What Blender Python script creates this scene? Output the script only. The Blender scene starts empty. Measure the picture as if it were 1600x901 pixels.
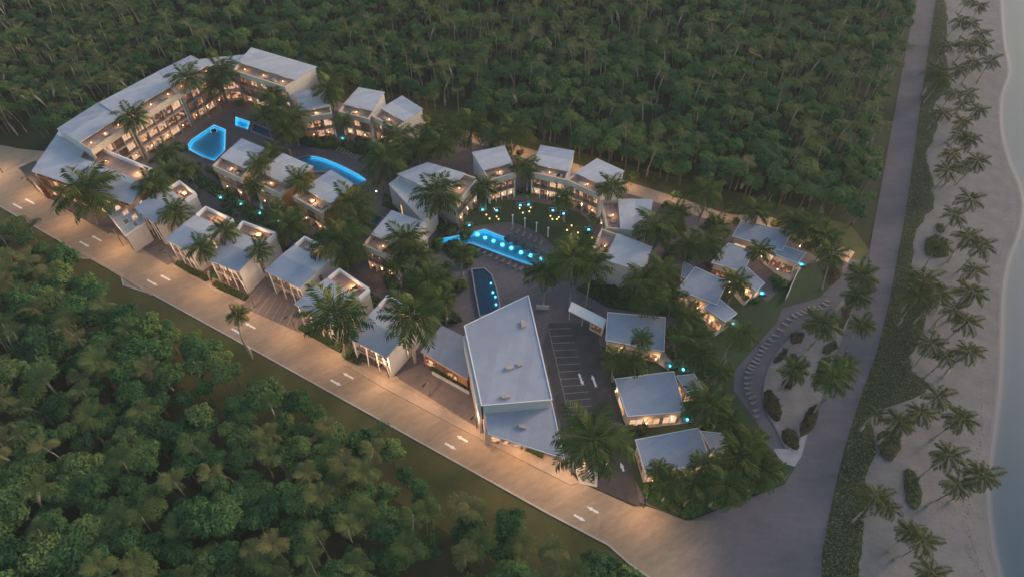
import bpy, bmesh, math, random
import numpy as np
from mathutils import Vector, Matrix, Euler
R = math.radians
SC = bpy.context.scene
COL = SC.collection
rnd = random.Random(7)

# ------------------------------------------------------------------ camera
CAM_H, PITCH, FPX = 125.0, 48.7, 1081.0          # height above ground, degrees below the horizon, focal length for a 1600 px wide frame
cd = bpy.data.cameras.new('camera'); cam = bpy.data.objects.new('camera', cd); COL.objects.link(cam)
cam.location = (0, 0, CAM_H); cam.rotation_euler = (R(90 - PITCH), 0, 0)
cd.sensor_width = 36; cd.lens = 36 * FPX / 1600; cd.clip_end = 5000; cd.clip_start = 1
SC.camera = cam

# ------------------------------------------------------------------ dusk sky, weak sun, exposure
SUN_EL, SUN_AZ = 7.0, 60.0                        # the sun is about to set over the sea, to the right
w = bpy.data.worlds.new('World'); SC.world = w; w.use_nodes = True
nt = w.node_tree; bg = nt.nodes['Background']
sky = nt.nodes.new('ShaderNodeTexSky'); sky.sky_type = 'NISHITA'; sky.sun_disc = False
sky.sun_elevation = R(SUN_EL); sky.sun_rotation = R(SUN_AZ)
sky.air_density = 1.0; sky.dust_density = 2.5; sky.ozone_density = 1.5
nt.links.new(sky.outputs[0], bg.inputs[0]); bg.inputs[1].default_value = 0.15
sl = bpy.data.lights.new('sun', 'SUN'); sl.energy = 0.5; sl.angle = R(12); sl.color = (1.0, .80, .68)
so = bpy.data.objects.new('sun', sl); COL.objects.link(so)
v = Vector((math.sin(R(SUN_AZ)) * math.cos(R(24)), math.cos(R(SUN_AZ)) * math.cos(R(24)), math.sin(R(24))))
so.rotation_euler = v.to_track_quat('Z', 'Y').to_euler(); so.location = (150, 150, 200)
vs = SC.view_settings; vs.view_transform = 'Standard'; vs.look = 'None'; vs.gamma = 1; vs.exposure = 1.68; vs.use_curve_mapping = False

# ------------------------------------------------------------------ helpers
TH = R(PITCH)
def at(px, py, h=0.0):
    """survey point: the world point at height h seen at photograph pixel px, py"""
    x = (px - 800) / FPX; y = (py - 450) / FPX
    d = Vector((x, math.cos(TH) - y * math.sin(TH), -math.sin(TH) - y * math.cos(TH)))
    return Vector((0, 0, CAM_H)) + d * ((CAM_H - h) / -d.z)
def pxm(py):                                     # pixels per metre across the view on the ground at photo row py
    p = at(800, py); return FPX / (p.y * math.cos(TH) + CAM_H * math.sin(TH))

class MB:
    def __init__(s): s.v = []; s.f = []
    def add(s, vs_, fs):
        n = len(s.v); s.v += [tuple(p) for p in vs_]; s.f += [tuple(i + n for i in f) for f in fs]; return s
    def hexa(s, p):                              # p: 4 lower, 4 upper corners
        return s.add(p, [(3,2,1,0),(4,5,6,7),(0,1,5,4),(1,2,6,5),(2,3,7,6),(3,0,4,7)])
    def box(s, x0, x1, y0, y1, z0, z1):
        return s.hexa([(x0,y0,z0),(x1,y0,z0),(x1,y1,z0),(x0,y1,z0),(x0,y0,z1),(x1,y0,z1),(x1,y1,z1),(x0,y1,z1)])
    def prism(s, pts, z0, z1):
        n = len(pts); return s.add([(p[0],p[1],z0) for p in pts] + [(p[0],p[1],z1) for p in pts],
            [tuple(range(n-1,-1,-1)), tuple(range(n, 2*n))] + [(i,(i+1)%n,(i+1)%n+n,i+n) for i in range(n)])
    def tube(s, pts, rad, n=6, cap=True):
        pts = [Vector(p) for p in pts]; rings = []
        for i, p in enumerate(pts):
            t = (pts[min(i+1,len(pts)-1)] - pts[max(i-1,0)]).normalized()
            a = t.orthogonal().normalized() if abs(t.z) < .9 else Vector((1,0,0)).cross(t).normalized()
            b = t.cross(a); r = rad[i] if isinstance(rad, (list,tuple)) else rad
            rings.append([p + (a*math.cos(2*math.pi*k/n) + b*math.sin(2*math.pi*k/n))*r for k in range(n)])
        fs = []
        for i in range(len(pts)-1):
            for k in range(n): fs.append((i*n+k, i*n+(k+1)%n, (i+1)*n+(k+1)%n, (i+1)*n+k))
        if cap: fs.append(tuple(range((len(pts)-1)*n, len(pts)*n))); fs.append(tuple(range(n-1,-1,-1)))
        return s.add([q for r_ in rings for q in r_], fs)
    def disc(s, c, r, z0, z1, n=16):
        return s.prism([(c[0]+r*math.cos(2*math.pi*k/n), c[1]+r*math.sin(2*math.pi*k/n)) for k in range(n)], z0, z1)
    def mesh(s, name, mat, smooth=False):
        m = bpy.data.meshes.new(name); m.from_pydata(s.v, [], s.f); m.materials.append(mat)
        if smooth: m.polygons.foreach_set('use_smooth', [True]*len(m.polygons))
        m.update(); return m
    def build(s, name, mat, parent=None, org=None, smooth=False):
        if org is not None: s.v = [(a-org[0], b-org[1], c-org[2]) for a,b,c in s.v]
        o = bpy.data.objects.new(name, s.mesh(name, mat, smooth)); COL.objects.link(o)
        if parent: o.parent = parent
        elif org is not None: o.location = org
        return o
def obj(name, me, parent=None, loc=None, rot=None, scale=None):
    o = bpy.data.objects.new(name, me); COL.objects.link(o)
    if parent: o.parent = parent
    if loc is not None: o.location = loc
    if rot is not None: o.rotation_euler = rot
    if scale is not None: o.scale = scale
    return o
def tag(o, label=None, cat=None, group=None, kind=None):
    if label: o['label'] = label
    if cat: o['category'] = cat
    if group: o['group'] = group
    if kind: o['kind'] = kind
    return o
def thing(name, label, cat, loc, group=None, rz=0):
    o = bpy.data.objects.new(name, None); COL.objects.link(o); o.location = loc; o.rotation_euler = (0,0,rz)
    o.empty_display_size = .5
    return tag(o, label, cat, group)
def light(parent, loc, power, color, r=.15, name='lamp_light'):
    l = bpy.data.lights.new(name, 'POINT'); l.energy = power; l.color = color; l.shadow_soft_size = r
    o = bpy.data.objects.new(name, l); COL.objects.link(o); o.parent = parent; o.location = loc; return o

# ------------------------------------------------------------------ materials
def mat(name, c1, c2=None, scale=1.0, rough=.8, bump=0.0, bscale=None, obrand=0.0, spec=.3, detail=6, emit=None, estr=0):
    m = bpy.data.materials.new(name); m.use_nodes = True; n = m.node_tree.nodes; L = m.node_tree.links
    b = n['Principled BSDF']; b.inputs['Roughness'].default_value = rough; b.inputs['Specular IOR Level'].default_value = spec
    b.inputs['Base Color'].default_value = (*c1, 1)
    tc = n.new('ShaderNodeTexCoord'); src = None
    if c2:
        no = n.new('ShaderNodeTexNoise'); no.inputs['Scale'].default_value = scale; no.inputs['Detail'].default_value = detail
        no.inputs['Roughness'].default_value = .65
        L.new(tc.outputs['Object'], no.inputs['Vector'])
        rp = n.new('ShaderNodeValToRGB'); rp.color_ramp.elements[0].position = .33; rp.color_ramp.elements[1].position = .68
        rp.color_ramp.elements[0].color = (*c1,1); rp.color_ramp.elements[1].color = (*c2,1)
        L.new(no.outputs['Fac'], rp.inputs[0]); src = rp.outputs[0]
    if obrand:
        oi = n.new('ShaderNodeObjectInfo'); hs = n.new('ShaderNodeHueSaturation')
        mr = n.new('ShaderNodeMapRange'); mr.inputs[3].default_value = 1-obrand; mr.inputs[4].default_value = 1+obrand
        L.new(oi.outputs['Random'], mr.inputs[0]); L.new(mr.outputs[0], hs.inputs['Value'])
        if src: L.new(src, hs.inputs['Color'])
        else: hs.inputs['Color'].default_value = (*c1,1)
        src = hs.outputs[0]
    if src: L.new(src, b.inputs['Base Color'])
    if bump:
        nb = n.new('ShaderNodeTexNoise'); nb.inputs['Scale'].default_value = bscale or scale*6; nb.inputs['Detail'].default_value = 4
        bp = n.new('ShaderNodeBump'); bp.inputs['Strength'].default_value = bump; bp.inputs['Distance'].default_value = .1
        L.new(tc.outputs['Object'], nb.inputs['Vector']); L.new(nb.outputs['Fac'], bp.inputs['Height']); L.new(bp.outputs[0], b.inputs['Normal'])
    if emit:
        b.inputs['Emission Color'].default_value = (*emit,1); b.inputs['Emission Strength'].default_value = estr
    return m
def leafmat(name, a, b, c, transl=.25, rough=.6, edge=0.5):
    """foliage: colour varies from plant to plant and from leaf to leaf"""
    m = bpy.data.materials.new(name); m.use_nodes = True; n = m.node_tree.nodes; L = m.node_tree.links
    p = n['Principled BSDF']; p.inputs['Roughness'].default_value = rough; p.inputs['Specular IOR Level'].default_value = .12
    oi = n.new('ShaderNodeObjectInfo'); ge = n.new('ShaderNodeNewGeometry')
    mx = n.new('ShaderNodeMath'); mx.operation = 'MULTIPLY_ADD'; mx.inputs[1].default_value = edge
    m2 = n.new('ShaderNodeMath'); m2.operation = 'MULTIPLY'; m2.inputs[1].default_value = 1-edge
    L.new(oi.outputs['Random'], m2.inputs[0]); L.new(ge.outputs['Random Per Island'], mx.inputs[0]); L.new(m2.outputs[0], mx.inputs[2])
    rp = n.new('ShaderNodeValToRGB'); e = rp.color_ramp.elements
    e[0].position = .15; e[0].color = (*a,1); e[1].position = .85; e[1].color = (*c,1); x = e.new(.5); x.color = (*b,1)
    L.new(mx.outputs[0], rp.inputs[0]); L.new(rp.outputs[0], p.inputs['Base Color'])
    tr = n.new('ShaderNodeBsdfTranslucent'); L.new(rp.outputs[0], tr.inputs['Color'])
    ms = n.new('ShaderNodeMixShader'); ms.inputs[0].default_value = transl
    L.new(p.outputs[0], ms.inputs[1]); L.new(tr.outputs[0], ms.inputs[2]); L.new(ms.outputs[0], n['Material Output'].inputs[0])
    return m
def emat(name, col, s, col2=None, scale=1.2):
    m = bpy.data.materials.new(name); m.use_nodes = True; n = m.node_tree.nodes; L = m.node_tree.links
    b = n['Principled BSDF']; b.inputs['Base Color'].default_value = (.08,.07,.06,1); b.inputs['Roughness'].default_value = .25
    b.inputs['Emission Color'].default_value = (*col,1); b.inputs['Emission Strength'].default_value = s
    if col2:                                     # a furnished, lit room behind the pane: curtains, wood and shade in patches
        tc = n.new('ShaderNodeTexCoord'); no = n.new('ShaderNodeTexNoise'); no.inputs['Scale'].default_value = scale; no.inputs['Detail'].default_value = 3
        oi = n.new('ShaderNodeObjectInfo'); L.new(tc.outputs['Object'], no.inputs['Vector'])
        ad = n.new('ShaderNodeMath'); ad.operation = 'MULTIPLY_ADD'; ad.inputs[1].default_value = .46; ad.inputs[2].default_value = -.25
        a2 = n.new('ShaderNodeMath'); a2.operation = 'ADD'
        L.new(oi.outputs['Random'], ad.inputs[0]); L.new(no.outputs['Fac'], a2.inputs[0]); L.new(ad.outputs[0], a2.inputs[1])
        rp = n.new('ShaderNodeValToRGB'); e = rp.color_ramp.elements
        e[0].position = .40; e[0].color = (*col2,1); e[1].position = .66; e[1].color = (1,.66,.42,1); x = e.new(.5); x.color = (*col,1)
        L.new(a2.outputs[0], rp.inputs[0]); L.new(rp.outputs[0], b.inputs['Emission Color'])
    return m
def pavemat(name, c1, c2, bw, bh, mort, scale=.25, rough=.85, rot=0, line=.65, stretch=1.0, blend=None):
    m = bpy.data.materials.new(name); m.use_nodes = True; n = m.node_tree.nodes; L = m.node_tree.links
    b = n['Principled BSDF']; b.inputs['Roughness'].default_value = rough; b.inputs['Specular IOR Level'].default_value = .25
    tc = n.new('ShaderNodeTexCoord'); mp = n.new('ShaderNodeMapping'); mp.inputs['Rotation'].default_value = (0,0,rot)
    L.new(tc.outputs['Object'], mp.inputs[0])
    no = n.new('ShaderNodeTexNoise'); no.inputs['Scale'].default_value = scale; no.inputs['Detail'].default_value = 8; no.inputs['Roughness'].default_value = .7
    mp2 = n.new('ShaderNodeMapping'); mp2.inputs['Scale'].default_value = (stretch,1,1); L.new(mp.outputs[0], mp2.inputs[0]); L.new(mp2.outputs[0], no.inputs['Vector'])
    rp = n.new('ShaderNodeValToRGB'); rp.color_ramp.elements[0].position = .3; rp.color_ramp.elements[1].position = .7
    rp.color_ramp.elements[0].color = (*c1,1); rp.color_ramp.elements[1].color = (*c2,1); L.new(no.outputs['Fac'], rp.inputs[0])
    br = n.new('ShaderNodeTexBrick'); br.inputs['Scale'].default_value = 1; br.inputs['Brick Width'].default_value = bw; br.inputs['Row Height'].default_value = bh
    br.inputs['Mortar Size'].default_value = mort; br.inputs['Color1'].default_value = (1,1,1,1); br.inputs['Color2'].default_value = (.86,.86,.88,1); br.inputs['Mortar'].default_value = (line,line,line,1)
    L.new(mp.outputs[0], br.inputs['Vector'])
    mu = n.new('ShaderNodeMix'); mu.data_type = 'RGBA'; mu.blend_type = 'MULTIPLY'; mu.inputs[0].default_value = 1
    base = rp.outputs[0]
    if blend:                                    # lamplight falloff painted in: warm paving colour fades to the junction grey
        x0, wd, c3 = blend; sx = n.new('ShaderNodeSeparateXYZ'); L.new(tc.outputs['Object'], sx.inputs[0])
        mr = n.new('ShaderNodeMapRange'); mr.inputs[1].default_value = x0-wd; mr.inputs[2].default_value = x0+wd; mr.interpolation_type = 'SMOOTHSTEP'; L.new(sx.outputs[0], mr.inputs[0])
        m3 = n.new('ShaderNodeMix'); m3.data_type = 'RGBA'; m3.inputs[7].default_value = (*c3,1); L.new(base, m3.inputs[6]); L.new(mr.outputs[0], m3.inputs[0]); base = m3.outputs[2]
    L.new(base, mu.inputs[6]); L.new(br.outputs[0], mu.inputs[7]); L.new(mu.outputs[2], b.inputs['Base Color'])
    bp = n.new('ShaderNodeBump'); bp.inputs['Strength'].default_value = .2; bp.inputs['Distance'].default_value = .02
    L.new(br.outputs[0], bp.inputs['Height']); L.new(bp.outputs[0], b.inputs['Normal'])
    return m
def watermat(name, tint, refl=.5, wave=3.0):
    m = bpy.data.materials.new(name); m.use_nodes = True; n = m.node_tree.nodes; L = m.node_tree.links
    n.remove(n['Principled BSDF'])
    t = n.new('ShaderNodeBsdfTransparent'); t.inputs[0].default_value = (*tint,1)
    g = n.new('ShaderNodeBsdfGlossy'); g.inputs['Roughness'].default_value = .06
    fr = n.new('ShaderNodeFresnel'); fr.inputs[0].default_value = 1.33
    no = n.new('ShaderNodeTexNoise'); no.inputs['Scale'].default_value = wave; tc = n.new('ShaderNodeTexCoord')
    bp = n.new('ShaderNodeBump'); bp.inputs['Strength'].default_value = .3; bp.inputs['Distance'].default_value = .05
    L.new(tc.outputs['Object'], no.inputs['Vector']); L.new(no.outputs['Fac'], bp.inputs['Height'])
    L.new(bp.outputs[0], g.inputs['Normal']); L.new(bp.outputs[0], fr.inputs['Normal'])
    ms = n.new('ShaderNodeMixShader'); L.new(fr.outputs[0], ms.inputs[0]); L.new(t.outputs[0], ms.inputs[1]); L.new(g.outputs[0], ms.inputs[2])
    L.new(ms.outputs[0], n['Material Output'].inputs[0]); return m

ROAD_ROT = math.atan2((at(860,805)-at(220,449)).y, (at(860,805)-at(220,449)).x)
M = {}
M['soil'] = mat('forest_soil', (.024,.032,.013), (.044,.052,.022), .15, .95, .3, 1.5)
M['verge'] = mat('verge_grass', (.050,.066,.018), (.110,.095,.034), .12, .95, .4, 4)
M['lawn'] = mat('lawn_grass', (.030,.050,.020), (.045,.066,.028), .2, .95, .4, 6)
M['road'] = pavemat('road_pavers', (.29,.215,.145), (.42,.315,.215), 1.2, .6, .02, .30, rot=ROAD_ROT, line=.80, stretch=.18, blend=(at(1085,850).x, 7.0, (.107,.099,.113)))  # the fade to grey paints the falloff of the warm lamplight
M['walk'] = pavemat('sidewalk_concrete', (.36,.27,.20), (.44,.34,.25), 1.6, 1.6, .03, .4, rot=ROAD_ROT, line=.75)
M['bay'] = pavemat('parking_pavers', (.15,.115,.105), (.21,.17,.15), .6, .3, .03, .5, rot=ROAD_ROT)
M['asphalt'] = mat('asphalt', (.055,.052,.055), (.085,.080,.082), .3, .9, .3, 12)
M['prom'] = pavemat('promenade_pavers', (.092,.084,.098), (.122,.113,.128), 3.0, 1.0, .04, .10, rot=0, line=.86)
M['deck'] = pavemat('deck_paving', (.115,.096,.100), (.17,.142,.145), 2.0, 1.0, .04, .2, rot=ROAD_ROT)
M['sand'] = mat('sand', (.148,.132,.127), (.212,.190,.180), .22, .95, .9, 1.6)
M['kerb'] = mat('kerb_concrete', (.40,.36,.32), (.50,.45,.40), .5, .85)
M['paint'] = mat('road_paint', (.72,.70,.66), (.8,.78,.74), 1.5, .7)
M['bayline'] = mat('bay_paint', (.20,.18,.18), (.28,.26,.25), 1.5, .7)
M['roofw'] = pavemat('roof_membrane_grey', (.37,.355,.375), (.455,.44,.46), 6.0, 1.5, .03, .35, .7, rot=ROAD_ROT, line=.86)
M['roofb'] = pavemat('roof_membrane_blue', (.27,.285,.335), (.34,.355,.405), 6.0, 1.5, .03, .35, .65, rot=ROAD_ROT, line=.86)  # bluer tone; on the roadside front slopes it stands for shade
M['roofr'] = pavemat('reception_roof_membrane', (.30,.295,.335), (.37,.365,.40), 9.0, 1.8, .03, .22, .7, rot=R(100), line=.88)
M['trim'] = mat('white_trim', (.68,.65,.62), (.76,.73,.70), .8, .6)
M['cream'] = mat('cream_render', (.46,.36,.27), (.55,.45,.35), .5, .8, .1, 8)
M['white'] = mat('white_render', (.44,.41,.39), (.52,.48,.45), .5, .8, .1, 8)
M['terr'] = mat('terrace_decking', (.32,.19,.14), (.42,.27,.20), .9, .8)
M['wood'] = mat('warm_timber_cladding', (.30,.14,.06), (.42,.21,.10), 1.2, .6, .2, 8)
M['dark'] = mat('dark_bronze_metal', (.045,.038,.034), (.06,.05,.045), 2, .5)
M['slab'] = mat('balcony_concrete', (.36,.29,.24), (.46,.38,.31), 1, .8)
M['glow'] = emat('lit_room_window', (.80,.33,.14), .27, (.06,.022,.012), 1.0)
M['glowp'] = emat('lit_room_window_pale', (.88,.42,.25), .27, (.10,.035,.022), 1.2)
M['lamp'] = emat('warm_lamp_glass', (1,.58,.27), 1.6)
M['globe'] = emat('garden_globe_glass', (1,.66,.25), .7)
M['led'] = emat('pool_led', (.10,.52,.80), .8)
M['ledspot'] = emat('pool_spot_glass', (.16,.72,.95), 1.0)
M['white_led'] = emat('white_lamp_glass', (.85,.93,1), 2)
M['tile'] = mat('lit_pool_tile', (.08,.33,.43), (.13,.42,.52), 2, .4)  # brighter copy for lit pools, some of the glow put into its colour
M['tilep'] = mat('glow_pool_tile', (.20,.52,.58), (.28,.60,.66), 2, .4)  # palest copy, carries part of the plunge pool glow in its colour
M['tiled'] = mat('unlit_pool_tile', (.030,.12,.18), (.045,.16,.23), 1, .4)  # darker copy of the tile for pools without edge lights
M['water'] = watermat('pool_water', (.62,.86,.92))
M['bark'] = mat('tree_bark', (.10,.08,.06), (.16,.13,.10), 2, .9)
M['pbark'] = mat('palm_bark', (.24,.20,.16), (.36,.31,.25), 3, .9)
M['leaf'] = leafmat('broadleaf_foliage', (.034,.092,.034), (.072,.158,.050), (.150,.205,.060), .25, edge=.25)
M['leafc'] = leafmat('added_light_blocking_foliage', (.022,.042,.012), (.032,.058,.016), (.045,.072,.020), .0, edge=.3)
M['palm'] = leafmat('palm_frond', (.030,.056,.016), (.058,.090,.022), (.125,.140,.034), .2, rough=.75, edge=.5)
M['palmf'] = leafmat('dry_palm_frond', (.060,.104,.034), (.110,.142,.046), (.165,.155,.062), .25, rough=.75, edge=.25)
M['palmb'] = leafmat('beach_palm_frond', (.040,.058,.014), (.075,.084,.020), (.125,.112,.030), .2, rough=.75, edge=.5)
M['hedge'] = leafmat('hedge_foliage', (.050,.070,.016), (.085,.105,.022), (.13,.135,.03), .1, edge=.8)
M['cover'] = leafmat('ground_cover_foliage', (.050,.070,.036), (.080,.105,.052), (.115,.140,.070), .15, edge=.8)
M['redleaf'] = leafmat('red_shrub_foliage', (.050,.020,.022), (.080,.030,.030), (.075,.050,.032), .1, edge=.8)
M['orleaf'] = leafmat('lit_brown_foliage', (.07,.045,.02), (.11,.065,.028), (.14,.09,.035), .15, edge=.5)  # warm lamplight put into the leaf colour
M['fabric'] = mat('lounger_fabric', (.16,.145,.14), (.24,.22,.21), 2, .9)
M['umb'] = mat('dark_parasol_fabric', (.03,.05,.06), (.05,.07,.08), 1, .9)
M['stone'] = mat('pale_stone', (.22,.21,.23), (.30,.29,.31), .6, .85, .3, 3)
LAMP_W, PATH_W, LAMP_K, POOL_W = 480, 170, .40, 2.6                          # watts of one street lamp and one path lamp
# ------------------------------------------------------------------ the setting: sheets and slabs
def sheet(name, px, z, m, label=None, thick=None, kind='structure', wpts=None):
    pts = wpts or [at(x, y, z) for x, y in px]
    b = MB()
    if thick: b.prism([(p[0],p[1]) for p in pts], z-thick, z)
    else: b.add([(p[0],p[1],z) for p in pts], [tuple(range(len(pts)))])
    o = b.build(name, m)
    bm = bmesh.new(); bm.from_mesh(o.data); bmesh.ops.recalc_face_normals(bm, faces=bm.faces)
    if not thick and bm.faces[:][0].normal.z < 0: bmesh.ops.reverse_faces(bm, faces=bm.faces)
    bmesh.ops.triangulate(bm, faces=[f for f in bm.faces if len(f.verts) > 4]); bm.to_mesh(o.data); bm.free()
    return tag(o, label, None, None, kind)
def ribbon(px, width):
    """closed outline of a path of real width along surveyed ground points"""
    P = [at(x,y) for x,y in px]; a=[]; b=[]
    for i,p in enumerate(P):
        t = (P[min(i+1,len(P)-1)]-P[max(i-1,0)]).normalized(); n = Vector((-t.y,t.x,0))*width/2
        a.append(p+n); b.append(p-n)
    return a + b[::-1]
def smooth(px, n=4, closed=True):
    out=[]; N=len(px)
    for i in range(N if closed else N-1):
        p0,p1,p2,p3 = [Vector(px[(i+k)%N] if closed else px[min(max(i+k,0),N-1)]) for k in (-1,0,1,2)]
        for j in range(n):
            t=j/n; out.append(tuple(.5*((2*p1)+(p2-p0)*t+(2*p0-5*p1+4*p2-p3)*t*t+(3*p1-3*p2+p3-p0)*t**3)))
    if not closed: out.append(tuple(px[-1]))
    return out

g = MB().add([(-1500,-400,-.02),(1500,-400,-.02),(1500,2200,-.02),(-1500,2200,-.02)], [(0,1,2,3)]).build('ground', M['soil'])
tag(g, 'dark forest floor under the trees', kind='structure')
sheet('grass_verge', [(-140,240),(0,296),(120,360),(230,430),(420,550),(640,664),(870,790),(1010,870),(1060,1000),(880,960),(760,870),(600,770),(420,680),(250,585),(120,470),(-140,380)], .02, M['verge'])
sheet('grass_verge', [(480,120),(640,150),(780,196),(900,236),(1070,280),(1200,312),(1330,352),(1362,395),(1310,420),(1180,368),(1060,350),(900,300),(780,250),(640,215),(480,190)], .02, M['verge'])
# resort base paving
sheet('resort_paving', [(40,262),(108,245),(320,122),(405,112),(505,150),(600,182),(700,203),(770,228),(900,268),(990,298),(1060,325),(1150,352),(1230,372),(1290,410),(1315,428),(1281,464),(1184,536),(1148,578),(1150,612),(1200,690),(1247,718),(1225,752),(1071,812),(1012,788),(880,730),(730,655),(560,575),(400,490),(200,382),(60,300)], .04, M['deck'])
# main road with its driveways, and the junction
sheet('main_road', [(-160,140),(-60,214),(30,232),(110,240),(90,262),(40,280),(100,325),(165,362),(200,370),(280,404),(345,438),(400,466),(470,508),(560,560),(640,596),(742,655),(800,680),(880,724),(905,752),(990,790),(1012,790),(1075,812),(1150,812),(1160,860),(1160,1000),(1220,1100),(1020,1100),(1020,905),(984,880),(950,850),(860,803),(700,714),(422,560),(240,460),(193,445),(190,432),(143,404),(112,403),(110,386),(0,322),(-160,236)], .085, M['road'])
sheet('promenade', [(1438,-60),(1432,0),(1419,60),(1397,180),(1375,300),(1357,398),(1340,406),(1313,404),(1317,426),(1281,464),(1222,481),(1214,502),(1184,536),(1148,578),(1146,608),(1160,636),(1176,650),(1197,684),(1205,706),(1250,716),(1225,756),(1071,815),(1040,803),(1090,870),(1100,1000),(1150,1100),(1320,1100),(1284,901),(1284,865),(1296,801),(1307,751),(1319,701),(1340,633),(1370,549),(1391,464),(1404,392),(1412,350),(1420,300),(1440,150),(1462,0),(1468,-60)], .08, M['prom'])
pp = ribbon([(440,145),(505,160),(600,185),(700,203),(770,224),(850,248),(900,265),(990,296),(1060,318),(1130,342),(1200,347),(1275,376),(1330,402)], 4.6)
sheet('perimeter_path', None, .10, M['walk'], wpts=pp)
# kerbs along the main road
def kerb(name, px, wd=.35, h=.14, z=.04):
    r = ribbon(px, wd); n = len(px); b = MB()
    for i in range(n-1):
        q = [r[i], r[i+1], r[2*n-2-i], r[2*n-1-i]]
        b.hexa([(p[0],p[1],z) for p in q]+[(p[0],p[1],z+h) for p in q])
    return tag(b.build(name, M['kerb']), None, None, None, 'structure')
kerb('kerb', [(-160,236),(0,322),(110,386),(112,403),(143,404),(190,432),(193,445),(240,460),(422,560),(700,714),(860,803),(950,850),(984,880),(1020,905)])
sheet('sidewalk', [(112,388),(190,432),(236,461),(240,457),(196,430),(120,386)], .2, M['walk'], thick=.14)
sheet('sidewalk', [(555,566),(610,594),(700,642),(790,690),(880,735),(905,752),(893,757),(780,700),(690,653),(600,605),(545,572)], .2, M['walk'], thick=.14)
sheet('sidewalk', [(275,412),(345,450),(384,470),(376,474),(340,456),(268,415)], .2, M['walk'], thick=.14)
# parking bays and lot
sheet('parking_bays', [(205,378),(236,358),(276,408),(262,414)], .10, M['bay'])
sheet('parking_bays', [(376,478),(408,442),(474,484),(470,520)], .10, M['bay'])
sheet('forecourt', [(622,590),(655,568),(735,612),(752,668),(742,664)], .10, M['bay'])
sheet('parking_lot', [(858,503),(945,505),(935,530),(978,668),(990,730),(1000,790),(905,752),(885,700),(866,620),(848,540)], .07, M['asphalt'])
def line(a, b, wd, name, m, z, parent=None):
    A=at(*a,z); B=at(*b,z); t=(B-A).normalized(); n=Vector((-t.y,t.x,0))*wd/2
    o=MB().add([A+n,A-n,B-n,B+n],[(0,1,2,3)]).build(name,m); return o
def markings(name, label, segs, z, m=None):
    root = thing(name, None, None, (0,0,0)); root['kind']='structure'
    for a,b in segs: o=line(a,b,.16,'painted_line',m or M['bayline'],z); o.parent=root
    return root
markings('bay_markings', '', [((214+ i*7.6, 372+i*5.2),(236+i*6.0, 362+i*7.2)) for i in range(7)], .115)
markings('bay_markings', '', [((378+i*11.8, 478+i*5.0),(405+i*9.2, 447+i*5.6)) for i in range(8)], .115)
markings('bay_markings', '', [((857+i*2.6, 513+i*11.2),(892+i*3.0, 512+i*11.0)) for i in range(15)]+[((857,513),(896,678))], .09)
def arrow(px, py, dx, dy, z=.105):
    A=at(px-dx/2,py-dy/2,z); B=at(px+dx/2,py+dy/2,z); t=(B-A); L=t.length; t.normalize(); n=Vector((-t.y,t.x,0))
    w=.22; hw=.42; hl=1.1
    P=[A+n*w,A-n*w,B-t*hl-n*w,B-t*hl-n*hw,B,B-t*hl+n*hw,B-t*hl+n*w]
    o=MB().add(P,[tuple(range(7))]).build('painted_arrow',M['paint'])
    bm=bmesh.new(); bm.from_mesh(o.data); bmesh.ops.recalc_face_normals(bm,faces=bm.faces); bmesh.ops.triangulate(bm,faces=bm.faces); bm.to_mesh(o.data); bm.free()
    return tag(o,None,None,None,'structure')
for (x,y) in [(28,322),(132,381),(238,441),(370,517),(525,597),(704,696),(906,808)]: arrow(x,y,17*(.75+y/2500),9.5*(.75+y/2500))
for (x,y) in [(46,314),(151,372),(258,433),(391,508),(544,586),(722,684),(926,795)]: arrow(x,y,-17*(.75+y/2500),-9.5*(.75+y/2500))
arrow(908,592,7,19,.085); arrow(928,594,-7,-19,.085); arrow(946,724,8,-3,.105); arrow(972,728,-5,-14,.105)

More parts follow.
